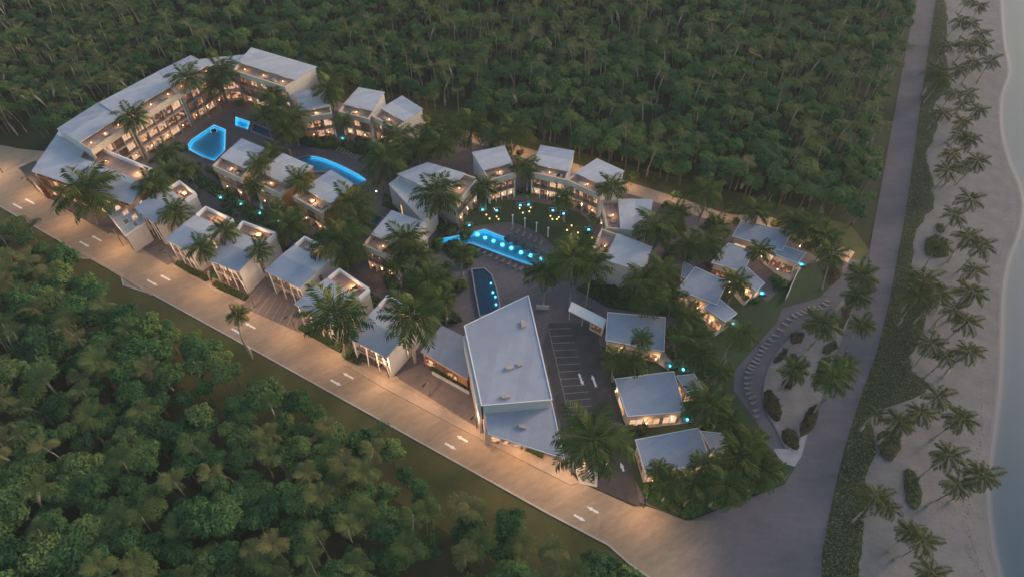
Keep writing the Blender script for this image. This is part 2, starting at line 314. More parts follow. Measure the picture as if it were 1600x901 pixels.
# beach, sea, strip of ground cover
sheet('beach_sand', [(1470,-70),(1476,0),(1480,50),(1470,120),(1450,200),(1440,330),(1405,430),(1380,560),(1350,640),(1335,760),(1300,1100),(1600,1100),(1760,1000),(1760,300),(1690,-70)], .03, M['sand'])
shore = smooth([(1562,-120),(1566,0),(1571,67),(1579,110),(1567,150),(1566,200),(1578,250),(1598,300),(1598,350),(1577,410),(1569,460),(1567,520),(1564,600),(1556,670),(1549,722),(1546,780),(1553,851),(1565,901),(1580,1000),(1600,1150)], 4, False)
def sea():
    S=[at(x,y,.05) for x,y in shore]; n=len(S); offs=[(-1.4,0),(-.2,.12),(.8,.3),(3.0,.62),(8,.88),(60,1),(900,1)]
    V=[];F=[];A=[]
    for d,a in offs:
        for p in S: V.append((p.x+d, p.y, .05)); A.append(a)
    for r in range(len(offs)-1):
        for i in range(n-1): F.append((r*n+i, r*n+i+1, (r+1)*n+i+1, (r+1)*n+i))
    m=bpy.data.materials.new('sea_water'); m.use_nodes=True; nn=m.node_tree.nodes; L=m.node_tree.links; b=nn['Principled BSDF']
    at_=nn.new('ShaderNodeAttribute'); at_.attribute_name='water_depth'
    rp=nn.new('ShaderNodeValToRGB'); e=rp.color_ramp.elements; e[0].position=0; e[0].color=(.26,.245,.235,1); e[1].position=1; e[1].color=(.010,.060,.105,1)
    for p,c in ((.12,(.16,.15,.155,1)),(.3,(.045,.080,.11,1)),(.55,(.020,.065,.10,1))): x=e.new(p); x.color=c
    L.new(at_.outputs['Fac'],rp.inputs[0]); L.new(rp.outputs[0],b.inputs['Base Color'])
    b.inputs['Roughness'].default_value=.4; b.inputs['Specular IOR Level'].default_value=.25
    mr=nn.new('ShaderNodeMapRange'); mr.inputs[1].default_value=0; mr.inputs[2].default_value=.12; L.new(at_.outputs['Fac'],mr.inputs[0]); L.new(mr.outputs[0],b.inputs['Alpha'])
    no=nn.new('ShaderNodeTexNoise'); no.inputs['Scale'].default_value=.5; no.inputs['Detail'].default_value=5; tc=nn.new('ShaderNodeTexCoord'); bp=nn.new('ShaderNodeBump'); bp.inputs['Strength'].default_value=.35
    L.new(tc.outputs['Object'],no.inputs['Vector']); L.new(no.outputs['Fac'],bp.inputs['Height']); L.new(bp.outputs[0],b.inputs['Normal'])
    o=MB().add(V,F).build('sea',m)
    at2=o.data.attributes.new('water_depth','FLOAT','POINT'); at2.data.foreach_set('value',A)
    return tag(o,None,None,None,'structure')
sea()
def wrack():
    r=random.Random(8); b=MB(); S=[at(x,y,.04) for x,y in shore]
    for i in range(len(S)-1):
        for k in range(10):
            p=S[i].lerp(S[i+1],r.random()); x=p.x-3.2-r.random()**2*1.6+.8*math.sin(p.y*.21); s=r.uniform(.05,.22); a=r.uniform(0,6.28)
            d=Vector((math.cos(a)*s,math.sin(a)*s,0)); q=Vector((-d.y*.5,d.x*.5,0)); c=Vector((x,p.y,.05)); b.add([c-d,c-q,c+d,c+q],[(0,1,2,3)])
    tag(b.build('seaweed',mat('dry_seaweed',(.05,.04,.03),(.09,.075,.05),3)),'broken line of dry seaweed left on the sand by the tide',None,None,'stuff')
wrack()
HEDGE=[(1468,-60),(1462,0),(1440,150),(1420,300),(1412,350),(1404,392),(1391,464),(1370,549),(1340,633),(1319,701),(1307,751),(1296,801),(1284,865),(1284,901),(1300,1000),(1340,1000),(1343,901),(1346,847),(1357,780),(1350,747),(1368,705),(1359,648),(1382,637),(1435,619),(1450,600),(1432,583),(1423,557),(1447,500),(1447,455),(1427,427),(1431,367),(1445,340),(1460,320),(1458,293),(1447,243),(1463,200),(1460,160),(1483,133),(1475,77),(1473,43),(1481,27),(1476,0),(1482,-60)]

def inpoly(x,y,P):
    c=False; j=len(P)-1
    for i in range(len(P)):
        if (P[i][1]>y)!=(P[j][1]>y) and x<(P[j][0]-P[i][0])*(y-P[i][1])/(P[j][1]-P[i][1])+P[i][0]: c=not c
        j=i
    return c
def leafclump(b, c, rx, ry, rz, n, s, r):
    """n small leaves spread through the skin of an ellipsoid"""
    for _ in range(n):
        while 1:
            d=Vector((r.gauss(0,1),r.gauss(0,1),r.gauss(0,1)))
            if d.length>.1: break
        d.normalize(); 
        if d.z<-.35: d.z=-d.z
        k=r.uniform(.78,1.08); p=Vector((c[0]+d.x*rx*k, c[1]+d.y*ry*k, c[2]+d.z*rz*k))
        nn=(d+Vector((r.gauss(0,.45),r.gauss(0,.45),r.gauss(.25,.45)))).normalized()
        a=nn.orthogonal().normalized(); a.rotate(Matrix.Rotation(r.uniform(0,6.28),3,nn)); q=nn.cross(a)
        s1=s*r.uniform(.6,1.25)
        b.add([p-a*s1, p-q*s1*.55+nn*s1*.15, p+a*s1, p+q*s1*.55+nn*s1*.15],[(0,1,2,3)])
def scatter(name, px, z, m, dens, s, hgt, label, wpts=None, seed=1, base=True):
    """a bed nobody could count the leaves of: a soil sheet with leaf tufts, one object"""
    r=random.Random(seed); P=wpts or [at(x,y,z) for x,y in px]; xs=[p[0] for p in P]; ys=[p[1] for p in P]
    A=(max(xs)-min(xs))*(max(ys)-min(ys)); b=MB()
    for _ in range(int(A*dens)):
        x=r.uniform(min(xs),max(xs)); y=r.uniform(min(ys),max(ys))
        if not inpoly(x,y,P): continue
        h=hgt*r.uniform(.3,1); a=r.uniform(0,6.28); t=r.uniform(.2,.9); s1=s*r.uniform(.6,1.4)
        d=Vector((math.cos(a),math.sin(a),t)).normalized(); q=Vector((-math.sin(a),math.cos(a),r.uniform(-.4,.4)))
        p=Vector((x,y,z+h)); b.add([p-d*s1,p-q*s1*.6,p+d*s1,p+q*s1*.6],[(0,1,2,3)])
    o=b.build(name,m); tag(o,label,None,None,'stuff'); return o
def ragged(px, amp, seed, n=5):
    r=random.Random(seed); return [(x+r.uniform(-amp,amp),y+r.uniform(-amp,amp)) for x,y in smooth(px,n,False)]
HEDGE=HEDGE[:16]+ragged(HEDGE[16:],2.6,4,4)
sheet('planting_strip', HEDGE, .05, M['soil'])
scatter('ground_cover', HEDGE, .05, M['cover'], 11, .19, .7, 'dense low green ground cover between the promenade and the beach', seed=3)
# the oval garden beside the promenade
ISL=smooth([(1315,470),(1332,477),(1322,510),(1307,549),(1293,590),(1281,629),(1265,668),(1252,712),(1236,712),(1222,690),(1212,668),(1196,640),(1192,612),(1200,575),(1222,540),(1256,512),(1290,500)],3)
sheet('oval_garden', ISL, .2, M['sand'], thick=.14)
GRV=[(1232,700),(1262,672),(1252,712),(1242,728),(1222,722),(1208,700)]
sheet('gravel_patch', GRV, .22, M['stone'], thick=.14)
LAWN=[(1118,430),(1200,470),(1262,412),(1313,404),(1317,426),(1281,464),(1222,481),(1214,502),(1184,536),(1148,578),(1146,608),(1176,650),(1197,684),(1203,705),(1245,722),(1222,752),(1071,812),(1012,786),(990,745),(985,700),(978,668),(960,620),(940,540),(990,552),(1060,540),(1100,510)]
sheet('villa_lawn', LAWN, .13, M['lawn'])
sheet('crescent_lawn', smooth([(722,352),(745,322),(790,312),(850,318),(905,332),(925,360),(915,398),(880,420),(872,392),(838,362),(795,346),(750,352)],3), .13, M['lawn'])
sheet('villa_lane', [(1022,410),(1100,350),(1126,362),(1062,425),(1040,440)], .09, M['asphalt'])
# courtyard path between the two rows of blocks
sheet('courtyard_path', None, .10, M['deck'], wpts=ribbon([(255,255),(300,285),(350,322),(400,352),(440,378),(490,405),(560,420)], 4))
BEDS=[[(300,262),(345,290),(450,352),(520,388),(505,400),(430,362),(350,318),(296,280)],
      [(225,275),(300,318),(380,350),(450,385),(530,420),(600,470),(660,515),(640,530),(560,470),(470,415),(380,372),(290,330),(222,300)],
      [(455,200),(520,215),(590,225),(640,235),(610,255),(560,240),(500,232),(460,222)],
      [(600,300),(690,345),(735,352),(700,365),(640,340),(596,320)],
      [(940,430),(1010,455),(1060,470),(1090,500),(1040,492),(950,480),(900,450)],
      [(690,385),(720,378),(750,390),(730,405),(700,402)],
      [(640,410),(700,420),(712,470),(690,500),(640,470)]]
for i,bd in enumerate(BEDS):
    sheet('planting_bed', bd, .14, M['soil'], thick=.1)
    scatter('bed_planting', bd, .14, M['leaf'], 4, .3, .9, 'dense dark planting in a bed between the resort blocks', seed=20+i)

# ------------------------------------------------------------------ pools
def inset(P, d):
    n=len(P); out=[]
    A=sum(P[i][0]*P[(i+1)%n][1]-P[(i+1)%n][0]*P[i][1] for i in range(n)); sg=1 if A>0 else -1
    for i in range(n):
        a=Vector(P[i-1][:2]); b=Vector(P[i][:2]); c=Vector(P[(i+1)%n][:2])
        e1=(b-a).normalized(); e2=(c-b).normalized(); n1=Vector((-e1.y,e1.x))*sg; n2=Vector((-e2.y,e2.x))*sg
        m=(n1+n2); m=m/max(.6,m.length_squared/2) if m.length>.01 else n1
        out.append(b+m*d)
    return out
def ring(b, P, Q, z0, z1):
    n=len(P)
    for i in range(n):
        j=(i+1)%n; q=[P[i],P[j],Q[j],Q[i]]
        b.hexa([(p[0],p[1],z0) for p in q]+[(p[0],p[1],z1) for p in q])
def pool(px, label, lit, dark=False, spots=(), group=None, led_r=.09, name='swimming_pool', rim=.3, wh=.42):
    z=.62; P=[at(x,y,z) for x,y in px]; c=sum(P,Vector())/len(P); org=Vector((c.x,c.y,0))
    root=thing(name,label,'pool',org,group)
    P=[p for p in P]; Q=inset(P,rim); Q2=inset(P,rim+.12)
    b=MB(); ring(b,P,Q,.03,z); b.build('coping',M['stone'],root,org)
    f=MB().add([(p[0],p[1],.12) for p in Q],[tuple(range(len(Q)))]); o=f.build('basin_floor',M['tiled'] if not lit else M['tile'],root,org)  # tile tone follows the lighting: glow is partly painted into the floor
    wtr=MB().add([(p[0],p[1],z-.06) for p in Q],[tuple(range(len(Q)))]).build('water_surface',M['water'],root,org)
    for ob in (o,wtr):
        bm=bmesh.new(); bm.from_mesh(ob.data); bmesh.ops.triangulate(bm,faces=bm.faces)
        for fc in bm.faces:
            if fc.normal.z<0: fc.normal_flip()
        bm.to_mesh(ob.data); bm.free()
    n=len(Q)
    for i in lit:
        A=Q2[i%n]; B=Q2[(i+1)%n]; MB().tube([(A.x,A.y,z-.16),(B.x,B.y,z-.16)],.07,5).build('led_strip',M['led'],root,org)
        D=(B-A); L_=D.length; t=Vector((D.x,D.y,0)).normalized(); nn=Vector((-t.y,t.x,0)); mid=(A+B)/2
        if not inpoly(mid.x+nn.x*.4,mid.y+nn.y*.4,[(q.x,q.y) for q in Q]): nn=-nn
        la=bpy.data.lights.new('underwater_light','AREA'); la.shape='RECTANGLE'; la.size=L_; la.size_y=.16; la.energy=POOL_W*L_; la.color=(.05,.60,1.0)
        lo=bpy.data.objects.new('underwater_light',la); COL.objects.link(lo); lo.parent=root
        z_=-(nn*.85+Vector((0,0,-.35))).normalized(); x_=t; y_=z_.cross(x_)
        lo.matrix_local=Matrix.Translation((mid.x+nn.x*.1-org.x,mid.y+nn.y*.1-org.y,z-.12))@Matrix((x_,y_,z_)).transposed().to_4x4()
    for s in spots:
        p=at(s[0],s[1],z-.05); MB().disc((p.x,p.y),s[2] if len(s)>2 else .3,.2,.52,10).build('underwater_lamp',M['ledspot'],root,org)
        if (s[2] if len(s)>2 else .3)>.4: light(root,(p.x-org.x,p.y-org.y,z+.2),POOL_W*2,(.15,.75,1.0),.3,'underwater_light')
    return root
# plan points in photo pixels
pool([(298,217),(316,205),(334,193),(354,201),(353,234),(335,252),(315,245),(294,234),(292,225)],'largest angular turquoise pool, brightly edge-lit, in the back courtyard',range(9),dark=True,led_r=.2)
pr=pool([(326,203),(329,199),(337,198),(341,202),(338,207),(330,208)],'small round cyan-lit whirlpool inside the angular courtyard pool',range(6),name='whirlpool',led_r=.1,rim=.15)
pool([(367,181),(392,189),(388,203),(366,196)],'short bright cyan pool at the head of the dark reflecting pool',range(4),led_r=.22)
pool([(396,191),(434,206),(427,218),(391,204)],'unlit dark navy reflecting pool beside the short cyan pool',[],dark=True)
pool(smooth([(462,250),(478,243),(495,243),(520,251),(548,264),(574,280),(560,290),(535,280),(505,268),(480,268)],2),'long curved pool behind the roofs of the middle row, bright cyan along its far edge',range(3,10),dark=True,led_r=.16)
pool([(675,374),(705,368),(735,362),(757,356),(785,367),(818,377),(850,390),(866,400),(862,411),(838,418),(790,401),(735,380),(706,387)],'longest pool, bright blue with a row of round lamps, before the crescent lawn',[0,1,2,9,10,12,3,4,8,11],dark=True,led_r=.18,
     spots=[(746,365,.5),(758,370,.45),(771,375,.45),(785,381,.5),(799,386,.5),(814,393,.5),(829,398,.5),(844,403,.45),(858,408,.42)])
pool([(736,419),(757,417),(769,428),(777,450),(782,475),(778,487),(749,494),(742,457)],'deep navy pool with white spot lamps beside the big reception roof',[],dark=True,spots=[(767,441,.22),(770,455,.25),(774,462,.22),(775,474,.25)])
pool([(576,331),(600,338),(590,352),(578,348)],'small unlit dark pool behind the four-pane block',[],dark=True)
def plunge(px,py,label,r=.85,grp='small turquoise-lit plunge pools'):
    c=at(px,py,.5); org=Vector((c.x,c.y,0)); root=thing('plunge_pool',label,'pool',org,grp)
    P=[Vector((c.x+sx*r*1.25,c.y+sy*r,0)) for sx,sy in ((-1,-1),(1,-1),(1,1),(-1,1))]; Q=inset(P,.2)
    b=MB(); ring(b,P,Q,.03,.5); b.build('coping',M['deck'],root,org)
    MB().add([(p[0],p[1],.1) for p in Q],[(0,1,2,3)]).build('basin_floor',M['tilep'],root,org)
    MB().add([(p[0],p[1],.44) for p in Q],[(0,1,2,3)]).build('water_surface',M['water'],root,org)
    MB().disc((c.x,c.y),.34,.14,.24,10).build('underwater_lamp',M['ledspot'],root,org); light(root,(0,0,.8),26,(.12,.75,1),.3)
for a in [(344,307,'first from the left before the middle row'),(376,317,'second from the left before the middle row'),(405,331,'third from the left before the middle row'),(435,344,'fourth from the left before the middle row'),
 (489,221,'below the leftmost block of the far crescent'),(534,215,'below the middle block of the far crescent'),(580,226,'below the right block of the far crescent'),
 (754,326,'at the left end of the crescent lawn, upper of two'),(776,327,'right of the leftmost one on the crescent lawn'),(813,319,'at the middle of the crescent lawn, left of a pair'),(826,318,'at the middle of the crescent lawn, right of a pair'),(864,327,'at the right of the crescent lawn, left of a pair'),(881,332,'at the right of the crescent lawn, right of a pair'),(733,350,'at the tip of the longest pool'),(920,357,'below the rightmost crescent block'),
 (1253,411,'by the corner of the top right villa'),(1191,456,'by the corner of the middle right villa'),(1146,503,'by the corner of the left L-shaped villa'),(1047,569,'left one below the villa with the parking lot at its left'),(1068,575,'right one below the villa with the parking lot at its left'),(1074,653,'beside the square villa in the lower row'),(1126,744,'in front of the villa nearest to the junction')]:
    plunge(a[0],a[1],'small turquoise-lit plunge pool '+a[2])
# ------------------------------------------------------------------ buildings
FOOT=[]
class Frame:
    """plan of a block: four roof corners FL, FR, BR, BL surveyed at height h"""
    def __init__(s, px, h, inflate=0):
        s.q=[at(x,y,h) for x,y in px]; s.h=h
        c=sum(s.q,Vector())/4; s.org=Vector((c.x,c.y,0)); FOOT.append(s.q); s.W=((s.q[1]-s.q[0]).length+(s.q[2]-s.q[3]).length)/2; s.D=((s.q[3]-s.q[0]).length+(s.q[2]-s.q[1]).length)/2
    def P(s,u,v,z):
        a=s.q[0].lerp(s.q[1],u); b=s.q[3].lerp(s.q[2],u); p=a.lerp(b,v); return (p.x,p.y,z)
    def box(s,b,u0,u1,v0,v1,z0,z1,zv=None,zv0=None):
        """zv: upper height at v1 when the top slopes; zv0: lower height at v1"""
        t1=z1 if zv is None else zv; l1=z0 if zv0 is None else zv0
        return b.hexa([s.P(u0,v0,z0),s.P(u1,v0,z0),s.P(u1,v1,l1),s.P(u0,v1,l1),s.P(u0,v0,z1),s.P(u1,v0,z1),s.P(u1,v1,t1),s.P(u0,v1,t1)])
def part(F,root,name,m,*boxes):
    b=MB()
    for bx in boxes:
        kw=bx[6] if len(bx)>6 else {}; F.box(b,*bx[:6],**kw)
    return b.build(name,m,root,F.org)
def window(F,root,u0,u1,v,z0,z1,m=None,name='window',cols=2,out=-1,side=None):
    """lit pane with a dark frame; on the front (v) or, with side=0/1, on the left or right wall"""
    t=.06; 
    if side is None:
        du=.07/F.W; dv=.05/F.D*out
        w_=part(F,root,name,m or M['glow'],(u0,u1,min(v,v+dv),max(v,v+dv),z0,z1))
        b=MB(); dv2=.14/F.D*out; a,c=min(v,v+dv2),max(v,v+dv2)
        F.box(b,u0-du,u0,a,c,z0-t,z1+t); F.box(b,u1,u1+du,a,c,z0-t,z1+t); F.box(b,u0,u1,a,c,z1,z1+t); F.box(b,u0,u1,a,c,z0-t,z0)
        for k in range(1,cols):
            uu=u0+(u1-u0)*k/cols; F.box(b,uu-du*.4,uu+du*.4,a,c,z0,z1)
    else:
        dv=.07/F.D; du=.05/F.W*(1 if side else -1); e=1.0 if side else 0.0; e+=v/F.W*(1 if side else -1)
        w_=part(F,root,name,m or M['glow'],(min(e,e+du),max(e,e+du),u0,u1,z0,z1))
        b=MB(); a,c=min(e,e+du*2.8),max(e,e+du*2.8)
        F.box(b,a,c,u0-dv,u0,z0-t,z1+t); F.box(b,a,c,u1,u1+dv,z0-t,z1+t); F.box(b,a,c,u0,u1,z1,z1+t); F.box(b,a,c,u0,u1,z0-t,z0)
    f=b.build('window_frame',M['dark'],None,F.org); f.location=(0,0,0); f.parent=w_
    return w_

def terrace_bits(F,root,v0,v1,z,seed):
    r=random.Random(seed)
    b=MB()                                        # decking joints as low boards
    n=max(3,int((v1-v0)*F.D/1.1))
    for i in range(n):
        a=v0+(v1-v0)*(i+.08)/n; c=v0+(v1-v0)*(i+.92)/n; F.box(b,.045,.955,a,c,z,z+.05)
    b.build('decking',M['terr'],root,F.org)
    for k in range(r.choice((1,2))):
        u=r.uniform(.2,.75); F2=part(F,root,'rooftop_seat',M['terr'],(u,u+1.4/F.W,v0+(v1-v0)*.35,v0+(v1-v0)*.75,z+.05,z+.45))
    for k in range(r.choice((1,2))):
        u=r.uniform(.15,.8); du=.9/F.W
        part(F,root,'roof_vent',M['slab'],(u,u+du,v0+(v1-v0)*.2,v0+(v1-v0)*.2+.9/F.D,z+.05,z+.5))

def front_block(px,h,label,nf=2,nb=3,seed=0,lamp=False,group='white slope-roofed blocks along the main road'):
    """a block of the row by the road: sloped grey roof with the front slope tinted bluer for its facing, roof terrace at the back, latticed lit front"""
    F=Frame(px,h); root=thing('apartment_block',label,'building',F.org,group); h1=h-.55
    vb=1.5/F.D; e=.35/F.W
    part(F,root,'wall',M['cream'],(e,1-e,vb,.985,.05,h-1.35))
    # side walls: white slabs carried up to the roof edge and forward to the road
    part(F,root,'side_wall',M['white'],(0,e*1.2,.02,.40,.05,h1-.02,dict(zv=h-.27)),(0,e*1.2,.40,.735,.05,h-.27,dict(zv=h-.62)),(0,e*1.2,.735,.99,.05,h-1.2))
    part(F,root,'side_wall',M['white'],(1-e*1.2,1,.02,.40,.05,h1-.02,dict(zv=h-.27)),(1-e*1.2,1,.40,.735,.05,h-.27,dict(zv=h-.62)),(1-e*1.2,1,.735,.99,.05,h-1.2))
    part(F,root,'roof_slope',M['roofb'],(-.02,1.02,-.02,.415,h-.55,h-.27,dict(zv=h+.02,zv0=h-.26)))  # front slope painted bluer and darker for the way it faces the sky
    part(F,root,'roof_slope',M['roofw'],(-.02,1.02,.415,.735,h-.26,h+.02,dict(zv=h-.32,zv0=h-.6)))
    part(F,root,'terrace_floor',M['terr'],(.02,.98,.735,.985,h-1.35,h-1.15))
    terrace_bits(F,root,.75,.96,h-1.15,seed)
    pw=.28
    part(F,root,'parapet',M['trim'],(-.012,pw/F.W,.736,1.0,h-1.2,h-.1),(1-pw/F.W,1.012,.736,1.0,h-1.2,h-.1),(pw/F.W,1-pw/F.W,1-pw/F.D,1.004,h-1.2,h-.1))
    hs=(h-1.3)/nf
    for k in range(nf):
        z0=.05+k*hs
        if k: part(F,root,'balcony_slab',M['slab'],(e*1.2,1-e*1.2,.03,vb,z0-.12,z0+.12))
        if k: part(F,root,'railing',M['dark'],*[(e*1.2,1-e*1.2,.03,.03+.06/F.D,z0+zz,z0+zz+.06) for zz in (.45,.75,1.0)])
        for i in range(nb):
            u0=e*1.5+(1-3*e)*i/nb; u1=e*1.5+(1-3*e)*(i+1)/nb; g_=.22/F.W
            window(F,root,u0+g_,u1-g_,vb,z0+.25,z0+hs-.7,M['glowp'] if (i+k+seed)%3 else M['glow'],cols=3)
    for i in range(nb+1):                          # raking white fins in front of the windows
        u=e*1.3+(1-2.6*e)*i/nb; s=(.9 if i<nb else -.9)/F.W*(1 if i%2 else .6)
        A=Vector(F.P(u,.012,.05)); B=Vector(F.P(min(max(u+s,.03),.97),-.008,h-.6))
        MB().tube([A,B],.13,4).build('raking_post',M['trim'],root,F.org)
    # narrow lit stair window high on the right wall
    window(F,root,.46,.50,.02,1.2,h-2.2,M['glow'],side=1)
    p=F.P(.6,.86,h-.6); lampbit(root,F,p,160 if lamp else 45)  # terraces without the lamp flag get a weak lamp added to lift the dark floor
    return F,root
def lampbit(root,F,p,pw,col=(1,.62,.30)):
    p=Vector(p)-F.org; b=MB().disc((p.x,p.y),.13,p.z-.16,p.z+.10,8); l=b.build('lamp_glass',M['lamp'],root)
    light(l,(p.x,p.y,p.z+.35),pw*LAMP_K,col,.12)

def terrace_block(px,h,label,nf=2,nb=4,vt=.27,seed=0,lamp=False,side=None,green=True,group='blocks with a roof terrace over the lit front',parz=.0,bal=1.5,roofs=None,low=None):
    """a courtyard block: roof terrace over the lit balcony front, sloped grey roof behind"""
    F=Frame(px,h); root=thing('apartment_block',label,'building',F.org,group)
    vb=(bal+.2)/F.D; v1=.5/F.D; e=.3/F.W; sm=side or M['white']; hz=h-2.1
    part(F,root,'wall',M['cream'],(e,1-e,vb,.985,.05,h-1.35))
    part(F,root,'side_wall',sm,(0,e,v1,vt,.05,h-1.3),(0,e,vt,.98,.05,h-.31,dict(zv=h-.62)))
    part(F,root,'side_wall',sm,(1-e,1,v1,vt,.05,h-1.3),(1-e,1,vt,.98,.05,h-.31,dict(zv=h-.62)))
    rs=(h-.3,h-.02,dict(zv=h-.32,zv0=h-.6))
    part(F,root,'roof_slope',M['roofw'],(-.015,1.015,vt,.66,h-.30,h-.02,dict(zv=h-.16,zv0=h-.44)))
    part(F,root,'roof_slope',M['roofb'] if seed%2 else M['roofw'],(-.015,1.015,.66,1.01,h-.44,h-.16,dict(zv=h-.33,zv0=h-.6)))
    part(F,root,'terrace_floor',M['slab'],(.01,.99,.012,vt,h-1.40,h-1.2))
    terrace_bits(F,root,.03,vt-.01,h-1.2,seed)
    part(F,root,'parapet',M['cream'],(-.012,1.012,-.015,.25/F.D,h-2.0,h-.25),(-.012,.25/F.W,.25/F.D,vt,h-1.25,h-.25),(1-.25/F.W,1.012,.25/F.D,vt,h-1.25,h-.25))
    hs=(hz-.1)/nf
    for k in range(nf):
        z0=.08+k*hs
        if k: part(F,root,'balcony_slab',M['slab'],(e,1-e,v1*.4,vb,z0-.13,z0+.12))
        if k: part(F,root,'railing',M['dark'],*[(e,1-e,v1*.4,v1*.4+.06/F.D,z0+zz,z0+zz+.06) for zz in (.45,.75,1.0)])
        for i in range(nb):
            u0=e*1.3+(1-2.6*e)*i/nb; u1=e*1.3+(1-2.6*e)*(i+1)/nb; g_=.26/F.W
            window(F,root,u0+g_,u1-g_,vb,z0+.25,z0+hs-.45,M['glowp'] if (i*2+k+seed)%3 else M['glow'],cols=3)
    for i in range(nb+1):
        u=e+(1-2*e-.22/F.W)*i/nb
        part(F,root,'partition_wall',M['cream'],(u,u+.15/F.W,v1*.5,vb,.1,hz+.05))
    if green:                                      # planting hanging below the parapet
        b=MB(); r=random.Random(seed*7+1); A=Vector(F.P(.02,0,0)); B=Vector(F.P(.98,0,0)); n=int(F.W*1.6)
        for i in range(n):
            p=A.lerp(B,(i+r.random())/n); leafclump(b,(p.x,p.y,h-2.25+r.uniform(-.25,.1)),.5,.5,.35,9,.22,r)
        tag(b.build('hanging_plants',M['leaf'],root,F.org),kind='stuff')
    for i in range(nb//2+1):
        p=Vector(F.P((i+.5)/(nb//2+1),.35*v1,.06+hs*.0+2.3))
        lampbit(root,F,p,55)
    lampbit(root,F,F.P(.5,vt*.6,h-.6),160 if lamp else 50)  # the weaker lamp is added only to brighten an otherwise dark terrace
    if F.W>12: lampbit(root,F,F.P(.85,vt*.6,h-.6),50); lampbit(root,F,F.P(.15,vt*.6,h-.6),50)  # more weak lamps added to brighten the floors of wide terraces
    return F,root

NF='roadside blue-and-grey roofed block, '
front_block([(210,322),(240,345),(306,300),(280,281)],8.5,NF+'leftmost, cut by a large palm',seed=1,lamp=True)
front_block([(260,372),(294,389),(364,341),(321,321)],8.5,NF+'second from the left beside the first parking bays',seed=2,lamp=True)
front_block([(325,403),(372,421),(431,362),(379,344)],8.5,NF+'third from the left with planted hedge strips before it',seed=3,lamp=True)
front_block([(415,420),(467,446),(528,393),(476,368)],8.5,NF+'fourth from the left, right of the second parking bays',seed=4)
front_block([(461,472),(513,503),(577,449),(530,418)],8.5,NF+'fifth from the left behind a large palm',seed=5,lamp=True)
front_block([(546,525),(604,554),(660,491),(606,459)],8.5,NF+'rightmost, next to the low annex',seed=6)
NM='middle-row courtyard block, '
terrace_block([(332,257),(376,277),(416,231),(377,215)],8.8,NM+'left one in front of the angular pool',nb=3,seed=11,side=M['wood'])
terrace_block([(391,279),(438,301),(488,258),(442,238)],8.8,NM+'central one with timber side wall',nb=3,seed=12,side=M['wood'])
terrace_block([(458,305),(503,331),(551,285),(517,264)],8.8,NM+'right one with orange-lit timber wall',nb=3,seed=13,side=M['wood'],lamp=True)
terrace_block([(567,381),(613,399),(666,347),(612,327)],9.2,'separate courtyard block with a reddish terrace, between two palm clumps',nb=4,seed=14,nf=2)
terrace_block([(713,316),(746,277),(668,252),(621,270)],9.0,'long courtyard block whose narrow lit end turns to the crescent lawn',nb=4,seed=15,vt=.24)
NC='lawn crescent block, '
terrace_block([(764,280),(806,268),(788,226),(738,236)],9.0,NC+'first from the left',nb=4,seed=16,vt=.32)
terrace_block([(830,267),(884,279),(897,234),(845,225)],9.0,NC+'second from the left',nb=4,seed=17,vt=.25)
terrace_block([(886,279),(937,302),(975,265),(933,246)],9.0,NC+'third from the left beside the path',nb=4,seed=18,vt=.27)
terrace_block([(940,311),(949,354),(1012,360),(1020,310)],8.2,'side-on block with a pergola terrace at the right end of the crescent',nb=3,seed=19,vt=.32,green=False)
terrace_block([(941,356),(921,397),(1003,423),(1019,384)],8.2,'cream-walled block with an angled roof just below the crescent end',nb=3,seed=20,vt=.30,green=False)
ND='far crescent block by the forest, '
terrace_block([(471,182),(518,175),(508,134),(461,142)],9.0,ND+'left one',nb=3,seed=21,vt=.22)
terrace_block([(529,172),(576,184),(600,142),(560,135)],9.0,ND+'middle one',nb=3,seed=22,vt=.25)
terrace_block([(581,179),(619,199),(660,168),(628,148)],9.0,ND+'right one half hidden by palms',nb=3,seed=23,vt=.3)
# the long back wing and the cross wing, three storeys
NL='three-storey back wing, '
terrace_block([(141,232),(201,192),(152,159),(89,199)],12.0,NL+'lowest section at the left end',nf=3,nb=4,seed=31,vt=.30,green=False,group='sections of the long back wing')
terrace_block([(203,190),(279,143),(243,112),(155,158)],12.3,NL+'long middle section behind palms',nf=3,nb=5,seed=32,vt=.30,green=False,group='sections of the long back wing')
terrace_block([(280,142),(336,107),(297,85),(244,111)],12.0,NL+'upper section before the corner',nf=3,nb=4,seed=33,vt=.28,green=False,group='sections of the long back wing')
terrace_block([(364,108),(445,134),(493,102),(393,73)],12.0,'tall cross wing with a wide pale roof at the top of the resort',nf=3,nb=5,seed=34,vt=.30,green=False)
def flat_block(name,px,h,label,cat,m=None,wm=None,over=.35,win=(),back=(),base=.05,rooft=.25,group=None,parapet=False):
    F=Frame(px,h); root=thing(name,label,cat,F.org,group); ou=over/F.W; ov=over/F.D
    part(F,root,'wall',wm or M['cream'],(ou,1-ou,ov,1-ov,base,h-rooft))
    part(F,root,'roof',m or M['roofb'],(0,1,0,1,h-rooft,h))
    if parapet: part(F,root,'roof_edge',M['trim'],(0,1,0,.18/F.D,h,h+.22),(0,1,1-.18/F.D,1,h,h+.22),(0,.18/F.W,.18/F.D,1-.18/F.D,h,h+.22),(1-.18/F.W,1,.18/F.D,1-.18/F.D,h,h+.22))
    for (u0,u1,z0,z1) in win: window(F,root,u0,u1,ov,z0,z1,M['glowp'] if z1-z0<2.2 else M['glow'],cols=max(1,int((u1-u0)*F.W/1.3)))
    return F,root
flat_block('link_wing',[(338,112),(366,110),(392,84),(312,92)],10.6,'low linking roof at the corner between the two back wings','building',M['roofw'],win=[(.1,.9,1,3.2),(.1,.9,4.4,6.6)])
